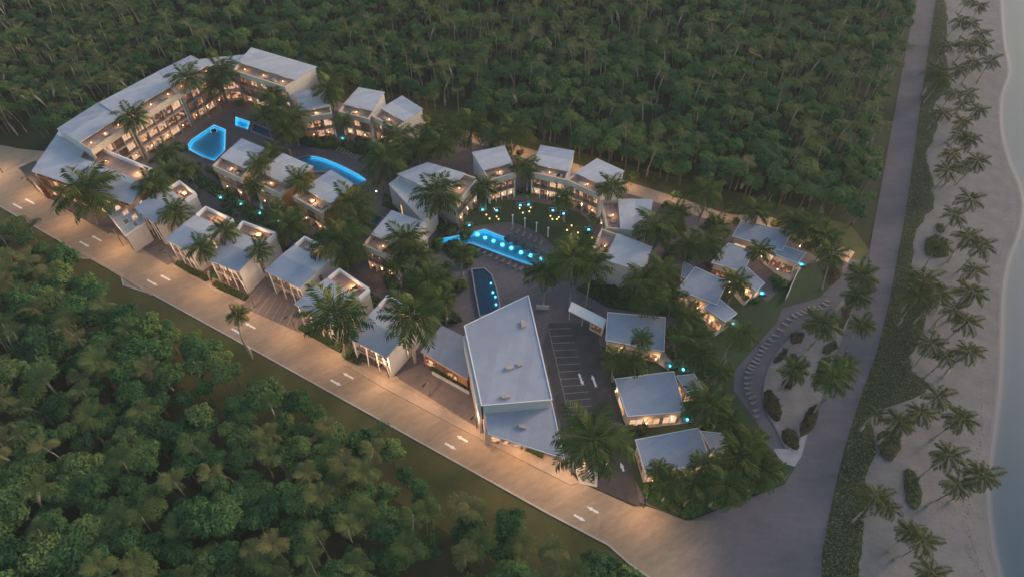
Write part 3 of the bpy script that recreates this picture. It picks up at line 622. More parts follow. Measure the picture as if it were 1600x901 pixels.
# left end building: broad pale roof, terrace strip along the right, warm lit front at the road
def end_building():
    px=[(49,267),(204,318),(239,264),(92,204)]; h=9.0
    F=Frame(px,h); root=thing('corner_building','broad pale-roofed building at the left corner with an orange-lit street front','building',F.org)
    ou=.5/F.W; ov=1.2/F.D
    part(F,root,'wall',M['cream'],(ou,1-ou,ov,.985,.05,h-1.25))
    part(F,root,'roof',M['roofw'],(0,.34,0,.9,h-.3,h),)
    part(F,root,'roof',M['roofb'],(.34,1,0,.46,h-.34,h-.04))
    part(F,root,'roof',M['roofw'],(.34,1,.46,.62,h-.30,h))
    part(F,root,'terrace_floor',M['slab'],(.34,.985,.62,.975,h-1.3,h-1.1)); 
    b=MB()
    for i in range(14): F.box(b,.35+.62*i/14,.35+.62*(i+.9)/14,.63,.965,h-1.1,h-1.05)
    b.build('decking',M['terr'],root,F.org)
    part(F,root,'parapet',M['trim'],(0,1,.978,1.01,h-1.3,h+.1),(.99,1.004,.62,.978,h-1.3,h+.1),(0,.34,.9,.978,h-1.3,h+.02))
    lampbit(root,F,F.P(.88,.8,h-.6),200); lampbit(root,F,F.P(.55,.8,h-.6),60)
    for k in range(2):
        z0=.3+k*4
        for i in range(9): window(F,root,.04+.105*i,.04+.105*i+.085,ov,z0,z0+3.0,M['glow'],cols=2)
        part(F,root,'canopy_slab',M['wood'],(.01,.99,0,ov,z0+3.3,z0+3.5))
    for i in range(10): part(F,root,'timber_fin',M['wood'],(.03+.105*i,.03+.105*i+.012,.002,ov*.8,.1,h-.4))
    for k in range(3): window(F,root,.15+.27*k,.30+.27*k,.02,1,3.2,M['glow'],side=1); window(F,root,.15+.27*k,.30+.27*k,.02,4.6,6.8,M['glow'],side=1)
end_building()
flat_block('entrance_screen',[(29,262),(62,292),(66,282),(56,250)],4.5,'dark-framed walled yard at the far left of the corner building','wall',M['dark'],M['wood'],over=.2,win=[(.1,.45,.6,3.4),(.52,.9,.6,3.4)])
F,rt=flat_block('gable_block',[(161,325),(196,369),(228,348),(206,296)],6.2,'small beige flat-roofed block with lit rooflights beside the large palm','building',M['cream'],M['white'],parapet=True,win=[(.08,.3,.5,2.3),(.38,.6,.5,2.3),(.68,.92,.5,2.3),(.08,.3,3.2,5.2),(.38,.6,3.2,5.2),(.68,.92,3.2,5.2)])
for i,(u,v_) in enumerate([(.22,.35),(.45,.5),(.68,.35),(.7,.7),(.88,.6)]): part(F,rt,'rooflight',M['glowp'],(u-.06,u+.06,v_-.09,v_+.09,6.2,6.32)); part(F,rt,'rooflight_kerb',M['trim'],(u-.08,u+.08,v_-.12,v_+.12,6.2,6.26))
# step of the long courtyard block
flat_block('side_annex',[(607,287),(661,346),(684,322),(628,271)],7.2,'pale sloping annex at the back of the long courtyard block','building',M['white'],M['white'],over=.15,win=[(.3,.36,.6,4.2)])
# reception
def reception():
    h=11.0; px=[(753,633),(862,624),(825,461),(726,508)]
    F=Frame(px,h); root=thing('reception_building','largest grey roof, the two-level reception hall beside the parking lot','building',F.org)
    part(F,root,'wall',M['white'],(.02,.985,.01,.985,.05,h-.3))
    part(F,root,'roof',M['roofr'],(-.01,1.01,0,1.0,h-.3,h))
    part(F,root,'roof_edge',M['trim'],(-.012,.004,0,1,h,h+.16),(.996,1.012,0,1,h,h+.16),(.004,.996,.995,1.003,h,h+.16),(.004,.996,-.003,.004,h,h+.16))
    part(F,root,'left_fascia',M['white'],(-.05,-.01,.02,.9,.05,h-.45),)
    for i in range(5): window(F,root,.08+.18*i,.20+.18*i,.02,1,4.6,M['glow'],side=1)
    for k,(u,v_,a,b_) in enumerate([(.45,.33,1.6,.8),(.62,.34,1.0,.8),(.30,.05,1.8,.8),(.80,.70,.9,1.8)]):
        part(F,root,'rooftop_unit',M['slab'],(u,u+a/F.W,v_,v_+b_/F.D,h,h+.5))
    G=Frame([(762,677),(882,716),(862,625),(757,636)],7.8)
    def p2(name,m,*bx):
        b=MB()
        for q in bx: G.box(b,*q)
        return b.build(name,m,root,F.org)
    p2('lower_wall',M['white'],(.02,.98,.42,.97,.05,7.5)); p2('lower_roof',M['roofr'],(0,1,0,1.0,7.5,7.8)); p2('roof_edge',M['trim'],(0,1,-.004,.01,7.8,7.92),(.99,1.002,.01,1,7.8,7.92))
    for i in range(6):
        u=.06+.155*i
        b=MB(); G.box(b,u,u+.12,.405,.42,.6,3.4); b.build('window',M['glow'],root,F.org)
    p2('vent',M['slab'],(.45,.55,.4,.48,7.8,8.3)); p2('wall_pier',M['cream'],(-.035,.02,.30,.75,.05,6.2))
reception()
flat_block('annex',[(657,548),(731,592),(742,533),(690,507)],4.6,'low flat grey annex between the roadside row and the reception hall','building',M['roofr'],M['wood'],win=[(.08,.25,.4,3),(.3,.5,.4,3),(.55,.75,.4,3)])
# villas
def villa(label,quads,h=5.0,decks=(),wins=3,lampq=()):
    Fs=[Frame(q,h-(i*.25)) for i,q in enumerate(quads)]; F0=Fs[0]
    root=thing('villa',label,'villa',F0.org,'flat-roofed villas near the beach')
    for i,F in enumerate(Fs):
        ou=.5/F.W; ov=.5/F.D; hh=F.h
        def p2(name,m,*bx):
            b=MB()
            for q in bx: F.box(b,*q)
            return b.build(name,m,root,F0.org)
        p2('wall',M['cream'],(ou,1-ou,ov,1-ov,.05,hh-.28)); p2('roof',M['roofb'] ,(0,1,0,1,hh-.28,hh)); 
        p2('roof_edge',M['trim'],(0,1,-.004,.12/F.D,hh,hh+.1),(0,1,1-.12/F.D,1.004,hh,hh+.1),(0,.12/F.W,.12/F.D,1-.12/F.D,hh,hh+.1),(1-.12/F.W,1,.12/F.D,1-.12/F.D,hh,hh+.1))
        n=wins if i==0 else 2
        for k in range(n):
            u=.08+.88*k/n
            w_=None; b=MB(); F.box(b,u,u+.7/n,ov-.05/F.D,ov,.5,2.7); w_=b.build('window',M['glow'] if k%2 else M['glowp'],root,F0.org)
            b=MB(); dv=.12/F.D
            for a,c in ((u-.06/F.W,u),(u+.7/n,u+.7/n+.06/F.W),(u+.35/n-.03/F.W,u+.35/n+.03/F.W)): F.box(b,a,c,ov-dv,ov,.4,2.8)
            f=b.build('window_frame',M['dark'],None,F0.org); f.location=(0,0,0); f.parent=w_
        for e0,e1 in ((0,ou),(1-ou,1)):
            b=MB(); F.box(b,(ou-.05/F.W) if e0==0 else 1-ou,ou if e0==0 else 1-ou+.05/F.W,.3,.7,.9,2.5); b.build('window',M['glow'],root,F0.org)
    for d in decks:
        P=[at(x,y,.3) for x,y in d]; b=MB().prism(P,.06,.3); b.build('deck',M['slab'],root,F0.org)
        Q=inset(P,.14); b=MB(); ring(b,P,Q,.3,1.15)
    for x,y,pw in lampq:
        p=at(x,y,2.2); l=MB().disc((p.x,p.y),.13,2.05,2.3,8).build('wall_lamp',M['lamp'],root,F0.org); light(l,(p.x-F0.org.x,p.y-F0.org.y,2.45),pw*LAMP_K,(1,.62,.32))
villa('villa with an L-shaped roof at the top right beside the path',[[(1144,369),(1222,392),(1238,362),(1158,344)],[(1205,395),(1246,411),(1260,395),(1224,383)]],decks=[[(1180,400),(1232,443),(1252,418),(1206,392)]],lampq=[(1190,400,90),(1215,420,70),(1250,385,120)])
villa('middle one of the three L-shaped villas, behind a small palm',[[(1111,410),(1163,425),(1177,392),(1138,379)],[(1150,430),(1182,455),(1195,442),(1168,417)]],decks=[[(1125,435),(1160,475),(1183,458),(1150,428)]],lampq=[(1140,440,80),(1165,455,70),(1180,405,70)])
villa('villa with a stepped blue roof left of the other L-shaped villas',[[(1058,452),(1120,476),(1137,440),(1086,416)],[(1100,479),(1133,503),(1152,489),(1120,462)],[(1064,432),(1082,440),(1094,424),(1068,407)]],decks=[[(1085,480),(1112,522),(1136,505),(1103,478)]],lampq=[(1090,480,80),(1110,500,70),(1140,455,70)])
villa('rectangular blue-roofed villa just right of the parking lot',[[(946,531),(1038,549),(1040,495),(949,487)]],decks=[[(1005,550),(1045,578),(1050,552),(1035,545)]],lampq=[(1025,560,80),(970,548,70)])
villa('square pale-roofed villa below the rectangular one',[[(980,650),(1071,643),(1053,579),(960,591)],[(1073,612),(1099,607),(1085,583),(1056,586)]],decks=[[(985,652),(1000,668),(1075,660),(1070,645)]],lampq=[(1010,660,90),(1050,654,80),(962,610,40)])
villa('front villa nearest to the road junction, half ringed by palms',[[(1008,739),(1112,723),(1092,667),(992,686)],[(1112,705),(1140,700),(1128,676),(1094,672)]],decks=[[(1025,742),(1060,762),(1130,735),(1112,722)]],lampq=[(1100,735,80),(1020,750,60)])
# gatehouse canopy and garden walls
F=Frame([(888,484),(943,512),(948,498),(893,470)],3.6)
gt=thing('gatehouse','white bent canopy of the gatehouse at the head of the parking lot','gatehouse',F.org)
part(F,gt,'canopy',M['trim'],(0,1,0,1,3.35,3.6)); part(F,gt,'booth',M['white'],(.62,.98,.15,.85,.05,3.35))
for u,v_ in ((.03,.1),(.03,.85),(.4,.1),(.4,.85)): part(F,gt,'post',M['trim'],(u,u+.012,v_,v_+.06,.05,3.35))
window(F,gt,.68,.92,.14,1.1,2.6,M['glow'])
def garden_wall(a,b,h,label,m=None,t=.25,z=.05):
    A=at(*a,h); B=at(*b,h); d=(B-A).normalized(); n=Vector((-d.y,d.x,0))*t/2
    o=Vector(((A.x+B.x)/2,(A.y+B.y)/2,0)); bb=MB().prism([A+n,A-n,B-n,B+n],z,h)
    x=bb.build('garden_wall',m or M['white'],None,o); return tag(x,label,'wall')
garden_wall((1117,520),(1143,502),1.2,'pale boundary wall below the stepped-roof villa')
garden_wall((1163,472),(1188,455),1.2,'pale boundary wall below the middle L-shaped villa')
garden_wall((1229,464),(1250,415),1.2,'pale boundary wall at the lawn side of the top right villa')
garden_wall((838,476),(858,477),1.4,'short white wall by the footbridge at the top of the parking lot')
garden_wall((675,579),(733,611),1.1,'low white wall holding the hedge bed of the annex')
# hedges
def hedge(a,b,wd,h,label,seed):
    A=at(*a); B=at(*b); L=(B-A).length; d=(B-A)/L; n=Vector((-d.y,d.x,0)); o=(A+B)/2; r=random.Random(seed)
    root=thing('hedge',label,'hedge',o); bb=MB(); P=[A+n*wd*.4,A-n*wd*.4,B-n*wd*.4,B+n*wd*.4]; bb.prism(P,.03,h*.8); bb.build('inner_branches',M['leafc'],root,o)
    lb=MB()
    for i in range(int(L*wd*9)):
        p=A+d*r.uniform(0,L)+n*r.uniform(-wd/2,wd/2); leafclump(lb,(p.x,p.y,h*r.uniform(.3,.9)),.3,.3,.3,5,.17,r)
    q=lb.build('foliage',M['hedge'],root,o); return root
hedge((277,412),(326,438),1.6,1.1,'clipped yellow-green hedge before the second roadside block',1)
hedge((336,444),(386,467),1.8,1.1,'clipped yellow-green hedge before the third roadside block',2)
hedge((470,512),(535,548),1.6,1.2,'loose hedge below the large palm of the fifth roadside block',3)
hedge((675,574),(728,604),1.9,1.2,'hedge bed along the low annex',4)
hedge((822,700),(848,712),1.1,.7,'short low hedge under the lower reception roof',5)
# palm island at the lot entrance
isl=[(899,732),(905,754),(933,760),(934,738),(915,727)]
sheet('traffic_island',isl,.2,M['kerb'],thick=.13); scatter('island_planting',[(902,735),(908,751),(929,756),(930,740),(914,731)],.2,M['hedge'],7,.22,.5,'low planting on the traffic island under the big palm',seed=9)
tag(MB().box(-1.3,1.3,-1.3,1.3,0,.1).build('drain_cover',M['dark'],None,at(626,587,.19)),'dark square drain cover on the sidewalk by the last roadside block','cover')
# ------------------------------------------------------------------ vegetation prototypes
def frond_mesh(name, m, rise, droop, seed, nl=15, wide=.34, base=0.0):
    """feather leaf one metre long along +x: arched stalk with hanging leaflets"""
    r=random.Random(seed); b=MB(); K=8; pts=[]
    x=0;z=0; a=rise
    for i in range(K+1):
        pts.append(Vector((x,0,z))); x+=math.cos(a)/K; z+=math.sin(a)/K; a-=droop/K
    def pos(t):
        f=t*K; i=min(int(f),K-1); return pts[i].lerp(pts[i+1],f-i), (pts[i+1]-pts[i]).normalized()
    for i in range(K):
        w0=.014*(1-i/K)+.003; w1=.014*(1-(i+1)/K)+.003
        b.add([pts[i]+Vector((0,w0,0)),pts[i]-Vector((0,w0,0)),pts[i+1]-Vector((0,w1,0)),pts[i+1]+Vector((0,w1,0))],[(0,1,2,3)])
    for i in range(nl):
        t=.10+.90*(i+.3)/nl; p,d=pos(min(t,.995)); l=wide*(math.sin(min(1,(t+.12)*1.0)*math.pi*.92)**.6+.12)*r.uniform(.85,1.1); up=Vector((-d.z,0,d.x))
        for s in (1,-1):
            dr=r.uniform(.25,.65); dv=(d*r.uniform(.5,.75)+Vector((0,s,0))*.8-up*dr*.55).normalized(); w=.030
            tip=p+dv*l-Vector((0,0,.10*l)); mid=p+dv*l*.5
            b.add([p-d*w*.7,mid-d*w,tip,mid+d*w],[(0,1,2,3)])
    return b.mesh(name,m)
def palm_crown(name, m, seed, nf=16, nl=9, wide=.36):
    """a whole crown as one mesh for palms in the forest, radius one"""
    r=random.Random(seed); fr=[frond_mesh('f',m,a,dp,seed+i,nl=nl,wide=wide) for i,(a,dp) in enumerate([(1.15,1.1),(.85,1.3),(.5,1.3),(.1,1.1)])]
    b=MB()
    for k in range(nf):
        me=fr[(k*7)%4 if k%5 else 0]; R_=Matrix.Rotation(k*2.39996+r.uniform(-.2,.2),4,'Z')@Matrix.Scale(r.uniform(.85,1.1),4)
        b.add([R_@v_.co for v_ in me.vertices],[tuple(p.vertices) for p in me.polygons])
    for me in fr: bpy.data.meshes.remove(me)
    return b.mesh(name,m)
def trunk_mesh(name, m, curve, r0=.19, r1=.12, n=7):
    """trunk one unit tall; thickness is in metres because only z is scaled"""
    pts=[(curve*math.sin(math.pi*t/6)*1.0,0,t/6) for t in range(7)]
    return MB().tube(pts,[r0*(1.6 if i==0 else 1)+(r1-r0)*i/6 for i in range(7)],n).mesh(name,m,True)
FR=[frond_mesh('frond',M['palm'],a,d,s) for a,d,s in [(1.15,1.3,1),(.75,1.45,2),(.35,1.35,3),(-.05,1.1,4),(-.5,.7,5)]]
FRB=[frond_mesh('frond',M['palmb'],a,d,s) for a,d,s in [(1.1,1.3,11),(.7,1.5,12),(.3,1.4,13),(-.1,1.1,14),(-.5,.7,15)]]
DRY=frond_mesh('frond',mat('dead_frond',(.16,.10,.05),(.24,.16,.08),2),-.8,.5,9,nl=11)
TR=[trunk_mesh('trunk',M['pbark'],c) for c in (.0,.5,-.5,.9)]
HEART=MB().tube([(0,0,-.5),(0,0,.0),(0,0,.5)],[.12,.30,.10],7).mesh('crown_heart',M['palm'],True)
BUNCH=MB()
for k in range(7):
    a=k*.9; BUNCH.disc((.22*math.cos(a),.22*math.sin(a)),.11,-.55,-.32,6)
BUNCH=BUNCH.mesh('coconuts',mat('coconut',(.10,.08,.03),(.16,.12,.05),3))
pr_=random.Random(5)
def near(p,q,m):
    if inpoly(p.x,p.y,q): return True
    for i in range(4):
        a=q[i]; b=q[(i+1)%4]; d=Vector((b.x-a.x,b.y-a.y)); t=max(0,min(1,((p.x-a.x)*d.x+(p.y-a.y)*d.y)/d.length_squared))
        if math.hypot(p.x-a.x-d.x*t,p.y-a.y-d.y*t)<m: return True
    return False
ORD=['first','second','third','fourth','fifth','sixth','seventh','eighth','ninth','tenth','eleventh','twelfth','thirteenth','fourteenth','fifteenth','sixteenth','seventeenth','eighteenth','nineteenth','twentieth']+['twenty-'+t for t in ('first','second','third','fourth','fifth','sixth','seventh','eighth','ninth')]+['thirtieth','thirty-first','thirty-second','thirty-third','thirty-fourth']
def palm(px, r_px, label, base=None, group='palms in the resort grounds', h=None, fr=FR, nf=22, cat='palm tree', name='palm_tree', lean=.8):
    cx,cy=px; Rw=r_px/pxm(cy+25)*1.12
    if base is not None:
        B=at(*base); best=None
        for k in range(20,150):
            hh=k*.1; c=at(cx,cy,hh); d=(Vector((c.x-B.x,c.y-B.y))).length
            if best is None or d<best[0]: best=(d,hh,c)
        h=best[1]; C=best[2]
    else:                                          # a height and a lean that keep the foot off the buildings and the crown above the roofs
        best=None
        for _ in range(60):
            hh=pr_.uniform(6.5,13.0)*(1 if Rw<5 else 1.1); c=at(cx,cy,hh); a=pr_.uniform(0,6.28); ll=pr_.uniform(.2,2.4)
            bb=Vector((c.x+math.cos(a)*ll,c.y+math.sin(a)*ll,0)); pen=abs(hh-8.5)*.25+ll*.2
            for q in FOOT:
                if near(bb,q,.5): pen+=12
                if near(c,q,Rw*.45) and hh<q[0].z+1.3: pen+=5
            if best is None or pen<best[0]: best=(pen,hh,c,bb)
        h,C,B=best[1:]
    root=thing(name,label,cat,(B.x,B.y,0),group)
    d=Vector((C.x-B.x,C.y-B.y,h)); L=d.length; q=d.to_track_quat('Z','X')
    t=obj('trunk',TR[pr_.randrange(4)],root); t.rotation_mode='QUATERNION'; t.rotation_quaternion=q; t.scale=(1,1,L)
    obj('crown_heart',HEART,root,(d.x,d.y,h+.1))
    if pr_.random()<.5: obj('coconuts',BUNCH,root,(d.x,d.y,h))
    for k in range(nf):
        f=k/nf; me=fr[0] if f<.15 else fr[1] if f<.4 else fr[2] if f<.68 else fr[3] if f<.88 else pr_.choice((fr[4],fr[4],DRY))
        s=Rw*pr_.uniform(.85,1.12)*(1.05 if f<.6 else .95)
        obj('frond',me,root,(d.x,d.y,h+.3),(pr_.uniform(-.25,.25),pr_.uniform(-.12,.12),k*2.39996+pr_.uniform(-.2,.2)),(s,s,s))
    return root
def crown_mesh(name, seed, nlobe=9, per=130, s=.24, m=None):
    """broadleaf crown, radius about one: lobes of leaf clusters round dark inner lobes"""
    r=random.Random(seed); b=MB(); core=MB(); L=[(0,0,.35,.62)]
    for i in range(nlobe):
        a=i*2.4+r.uniform(-.4,.4); el=r.uniform(-.1,1.0); d=r.uniform(.42,.72)
        L.append((math.cos(a)*math.cos(el)*d,math.sin(a)*math.cos(el)*d,.25+math.sin(el)*d*.75,r.uniform(.30,.46)))
    for x,y,z,q in L:
        leafclump(b,(x,y,z),q,q,q*.85,int(per*(q/.4)**2),s*.36,r)
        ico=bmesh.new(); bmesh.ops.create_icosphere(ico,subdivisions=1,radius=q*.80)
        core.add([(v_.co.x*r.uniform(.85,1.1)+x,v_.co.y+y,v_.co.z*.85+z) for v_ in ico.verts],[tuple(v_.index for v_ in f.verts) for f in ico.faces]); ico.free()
    me=b.mesh(name,M['leaf'] if m is None else m)
    # inner lobes, added to block light through the crown, get their own material slot
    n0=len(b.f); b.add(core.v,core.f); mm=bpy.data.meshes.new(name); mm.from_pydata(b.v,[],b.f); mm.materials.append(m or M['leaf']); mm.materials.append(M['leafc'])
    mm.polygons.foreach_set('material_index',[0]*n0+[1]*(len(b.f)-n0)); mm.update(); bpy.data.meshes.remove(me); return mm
CR=[crown_mesh('crown',100+i,nlobe=7+i%4) for i in range(6)]
def btrunk(seed):
    r=random.Random(seed); b=MB(); b.tube([(0,0,0),(.05,.02,.5),(0,.06,1.0)],[.20,.15,.10],6)
    for k in range(4):
        a=k*1.7+r.uniform(0,1); b.tube([(0,0,.62+.07*k),(math.cos(a)*.7,math.sin(a)*.7,.86+.05*k),(math.cos(a)*1.4,math.sin(a)*1.4,1.03)],[.07,.05,.03],4)
    return b.mesh('trunk',M['bark'])
BT=[btrunk(i) for i in range(3)]
FC=[palm_crown('crown',M['palmf'],200+10*i) for i in range(4)]
FT=[trunk_mesh('trunk',M['pbark'],c,.15,.10,5) for c in (.4,-.6,1.0)]
BU=[crown_mesh('foliage',300+i,nlobe=5,per=60,s=.38,m=m) for i,m in enumerate((M['leaf'],M['hedge'],M['redleaf'],M['orleaf'],M['cover']))]

# ------------------------------------------------------------------ resort palms
RP=[ # crown centre, radius, words, base
((135,298),50,'largest palm of the left side, standing at the road before the corner building',(152,352)),
((207,183),25,'palm in front of the lowest section of the long back wing',None),
((293,122),26,'palm in front of the middle section of the long back wing',None),
((347,112),27,'palm at the corner of the two back wings',None),
((332,135),18,'smaller palm just below the wing corner palm',None),
((240,287),30,'spreading palm at the right end of the corner building terrace',None),
((262,270),22,'palm close behind the spreading palm of the corner building',None),
((275,333),27,'palm between the first and second roadside blocks',None),
((314,388),24,'greyish palm at the road between the second and third roadside blocks',(328,438)),
((352,360),22,'narrow palm leaning in the gap behind the second roadside block',None),
((405,390),20,'palm right of the third roadside block terrace',None),
((450,350),30,'bushy palm in the courtyard above the fourth roadside block',None),
((432,330),20,'small palm beside the turquoise plunge pools of the courtyard',None),
((523,492),46,'broad palm covering the front of the fifth roadside block',(540,560)),
((531,380),42,'broad palm above the fifth roadside block terrace',None),
((553,320),36,'tall palm at the right of the timber-walled courtyard block',None),
((645,495),44,'broad palm at the right of the last roadside block',(650,565)),
((668,440),38,'large palm right of the separate courtyard block',None),
((635,375),32,'palm over the roof of the separate courtyard block',None),
((650,400),28,'palm nestled between two larger palms beside the separate courtyard block',None),
((620,415),20,'young palm at the front of the separate courtyard block',None),
((684,303),36,'palm over the roof of the long courtyard block',(700,355)),
((600,250),38,'tall dense palm between the curved pool and the long courtyard block',None),
((560,345),20,'low palm at the small dark pool',None),
((622,215),28,'palm right of the far crescent',None),
((655,225),26,'bluish palm behind the far crescent end',None),
((432,168),26,'palm left of the far crescent, lower one of the clump',None),
((455,190),30,'palm in front of the left block of the far crescent',None),
((425,150),20,'upper palm of the clump left of the far crescent',None),
((512,140),26,'palm between the left and middle blocks of the far crescent',None),
((520,120),22,'palm behind the left block of the far crescent',None),
((535,190),16,'small palm in front of the middle block of the far crescent',None),
((403,258),22,'palm between the left and central courtyard blocks of the middle row',None),
((425,238),18,'small palm over the gap of the middle row',None),
((468,283),24,'palm between the central and right courtyard blocks of the middle row',None),
((395,290),16,'small palm at the corner of the left middle-row block',None),
((819,262),22,'palm between the first and second crescent blocks',None),
((757,292),20,'palm at the left end of the crescent',None),
((880,310),18,'palm in the gap between the second and third crescent blocks',None),
((955,292),22,'palm on the corner of the third crescent block',None),
((1024,355),32,'palm right of the side-on crescent block',None),
((1055,332),22,'dark palm by the lane behind the crescent end',None),
((895,408),38,'light green palm at the right end of the longest pool',(890,478)),
((850,425),30,'palm left of the light green poolside palm',(848,480)),
((925,415),28,'palm right of the light green poolside palm',(915,478)),
((905,385),22,'young palm at the edge of the globe-lit lawn',None),
((1005,440),34,'palm in front of the cream-walled block',None),
((1035,428),30,'palm just right of the palm before the cream-walled block',None),
((1012,470),26,'lower palm of the group before the cream-walled block',None),
((1075,385),26,'palm on the lane side of the stepped-roof villa',None),
((1103,380),28,'palm between the lane and the middle L-shaped villa',None),
((1120,355),22,'palm at the left of the top right villa',None),
((1187,393),20,'small palm between the top right and middle L-shaped villas',None),
((1149,440),23,'small palm between the middle and stepped-roof villas',None),
((1076,495),24,'palm below the stepped-roof villa',None),
((1082,530),30,'palm right of the rectangular villa',None),
((1093,555),26,'lower palm right of the rectangular villa',None),
((1003,530),18,'small palm at the front of the rectangular villa',None),
((962,560),24,'palm at the left of the gap between the rectangular and square villas',None),
((990,565),22,'palm in the middle of the gap between the rectangular and square villas',None),
((1105,632),38,'palm at the right of the square villa',None),
((927,688),54,'biggest palm, on the island at the lot entrance',(915,745)),
((1158,715),42,'largest palm of the ring round the front villa',None),
((1190,735),34,'rightmost palm of the ring round the front villa',None),
((1135,760),34,'palm at the bottom of the ring round the front villa',None),
((1085,760),30,'palm left of the bottom palm of the front villa ring',None),
((1045,755),26,'palm at the road corner of the front villa',None),
((1030,735),20,'small palm over the front edge of the front villa roof',None),
((1100,725),24,'palm over the right corner of the front villa roof',None),
((1175,690),26,'upper palm of the ring round the front villa',None),
((372,492),16,'lone small-crowned palm leaning over the main road',(396,559)),
((1156,522),25,'single palm on the villa lawn left of the oval garden',(1128,574)),
((1299,396),24,'palm at the top of the villa lawn with a bare trunk',(1284,452)),
((1262,355),30,'palm by the path at the right of the top right villa',None),
((1240,345),24,'palm left of the path-side palm behind the top right villa',None),
((1290,370),24,'palm above the bare-trunk lawn palm',None),
((1180,330),24,'palm behind the roof of the top right villa',None),
((1100,300),28,'palm on the forest side of the bend of the perimeter path',(1090,345)),
((1345,432),26,'upper palm beside the promenade at the oval garden head',(1320,478)),
((1340,462),22,'second palm beside the promenade at the oval garden head',(1316,482)),
((1346,508),19,'small light palm leaning over the promenade',(1316,562)),
((1285,508),27,'palm over the head of the oval garden',(1262,545)),
((1241,578),22,'palm in the middle of the oval garden',(1222,605)),
((1300,592),28,'double-crowned palm on the right edge of the oval garden',(1270,645)),
((1318,573),22,'upper palm on the right edge of the oval garden',(1290,622)),
((700,205),28,'forest-edge palm above the long courtyard block',None),
((735,198),30,'tallest forest-edge palm left of the first crescent block',None),
((800,205),32,'forest-edge palm above the first and second crescent blocks',None),
((770,212),22,'smaller forest-edge palm above the first crescent block',None),
((262,238),20,'palm left of the angular courtyard pool',None),
((288,262),18,'low palm below the angular courtyard pool',None),
((412,180),20,'palm by the dark reflecting pool',None),
((445,205),20,'palm between the reflecting pool and the curved pool',None),
((672,200),24,'palm on the path side of the far crescent',None),
((690,230),24,'palm between the far crescent and the first crescent block',None),
((722,395),18,'small bright palm at the left arm of the longest pool',None),
((690,470),22,'palm left of the deep navy pool',None),
((1050,470),24,'palm below the stepped-roof villa, lane side',None),
((1125,580),20,'palm on the villa lawn right of the rectangular villa',None),
((1140,660),22,'palm between the square villa and the oval garden',None),
]
for px,r_,lb,bs in RP: palm(px,r_,lb,bs)
BP=[((1500,33),15),((1517,37),14),((1533,53),15),((1513,3),13),((1531,10),14),((1483,73),16),((1510,70),17),((1533,72),16),((1520,100),16),((1547,97),17),((1497,110),15),((1463,113),20),((1471,124),20),((1490,147),15),((1513,147),16),((1503,163),13),((1528,172),16),((1473,177),16),((1503,192),16),((1500,213),16),((1515,218),18),((1487,240),18),((1480,267),20),((1503,260),17),((1527,253),19),
((1515,312),22),((1490,337),20),((1513,370),22),((1533,385),22),((1468,385),20),((1520,423),20),((1517,457),24),((1443,440),30),((1437,467),26),((1463,460),28),((1490,483),22),((1510,503),22),((1453,537),24),((1477,557),20),((1513,550),24),
((1464,619),24),((1439,646),24),((1405,660),24),((1369,646),16),((1499,653),26),((1482,712),26),((1496,758),26),((1533,742),28),((1368,776),26),((1388,792),20),((1441,845),28),((1455,895),26),((1420,830),22)]
names_=['small ','spreading ','','leaning ','dark-crowned ','thin-trunked ']
BL={}
land=[(0,60,'at the top edge of the beach'),(60,130,'in the dense upper beach clump'),(130,200,'on the upper beach below the dense clump'),(200,290,'on the beach where the hedge pinches in'),(290,400,'on the open sand beside the wide promenade'),(400,500,'in the thick clump beside the oval garden'),(500,600,'below the thick beach clump'),(600,700,'where the sand cuts into the hedge'),(700,800,'on the lower beach by the hedge islands'),(800,900,'at the bottom edge of the beach')]
for i,((x,y),r_) in enumerate(BP):
    for a,b,t in land:
        if a<=y<b:
            peers=sorted([p for p,_ in BP if a<=p[1]<b]); k=peers.index((x,y)); n=len(peers)
            o=['leftmost','second from the left','third from the left','fourth from the left','fifth from the left','sixth from the left','seventh from the left','eighth from the left','ninth from the left'][k] if k<n-1 else 'rightmost'
            lb='palm '+t+', '+o+' by its crown'
    h=8.2*r_/(19+y*.008)*1.0; h=max(5.5,min(9.5,h)); vx,vy=795,1400; 
    # palms lean a little toward the sea
    C=at(x,y,h); B=(C.x-pr_.uniform(.6,2.0),C.y-pr_.uniform(-.6,1.0))
    root=thing('palm_tree',lb,'palm tree',(B[0],B[1],0),'coconut palms along the beach')
    d=Vector((C.x-B[0],C.y-B[1],h)); t=obj('trunk',TR[i%4],root); t.rotation_mode='QUATERNION'; t.rotation_quaternion=d.to_track_quat('Z','X'); t.scale=(1,1,d.length)
    obj('crown_heart',HEART,root,(d.x,d.y,h+.1)); Rw=r_/pxm(y+20)*1.1
    NFR=pr_.choice((12,14,15,17))
    for k in range(NFR):
        f=k/NFR; me=FRB[0] if f<.15 else FRB[1] if f<.4 else FRB[2] if f<.68 else FRB[3] if f<.86 else pr_.choice((FRB[4],DRY)); s=Rw*pr_.uniform(.85,1.12)
        obj('frond',me,root,(d.x,d.y,h+.3),(pr_.uniform(-.2,.2),pr_.uniform(-.1,.1),k*2.39996+pr_.uniform(-.2,.2)),(s,s,s))

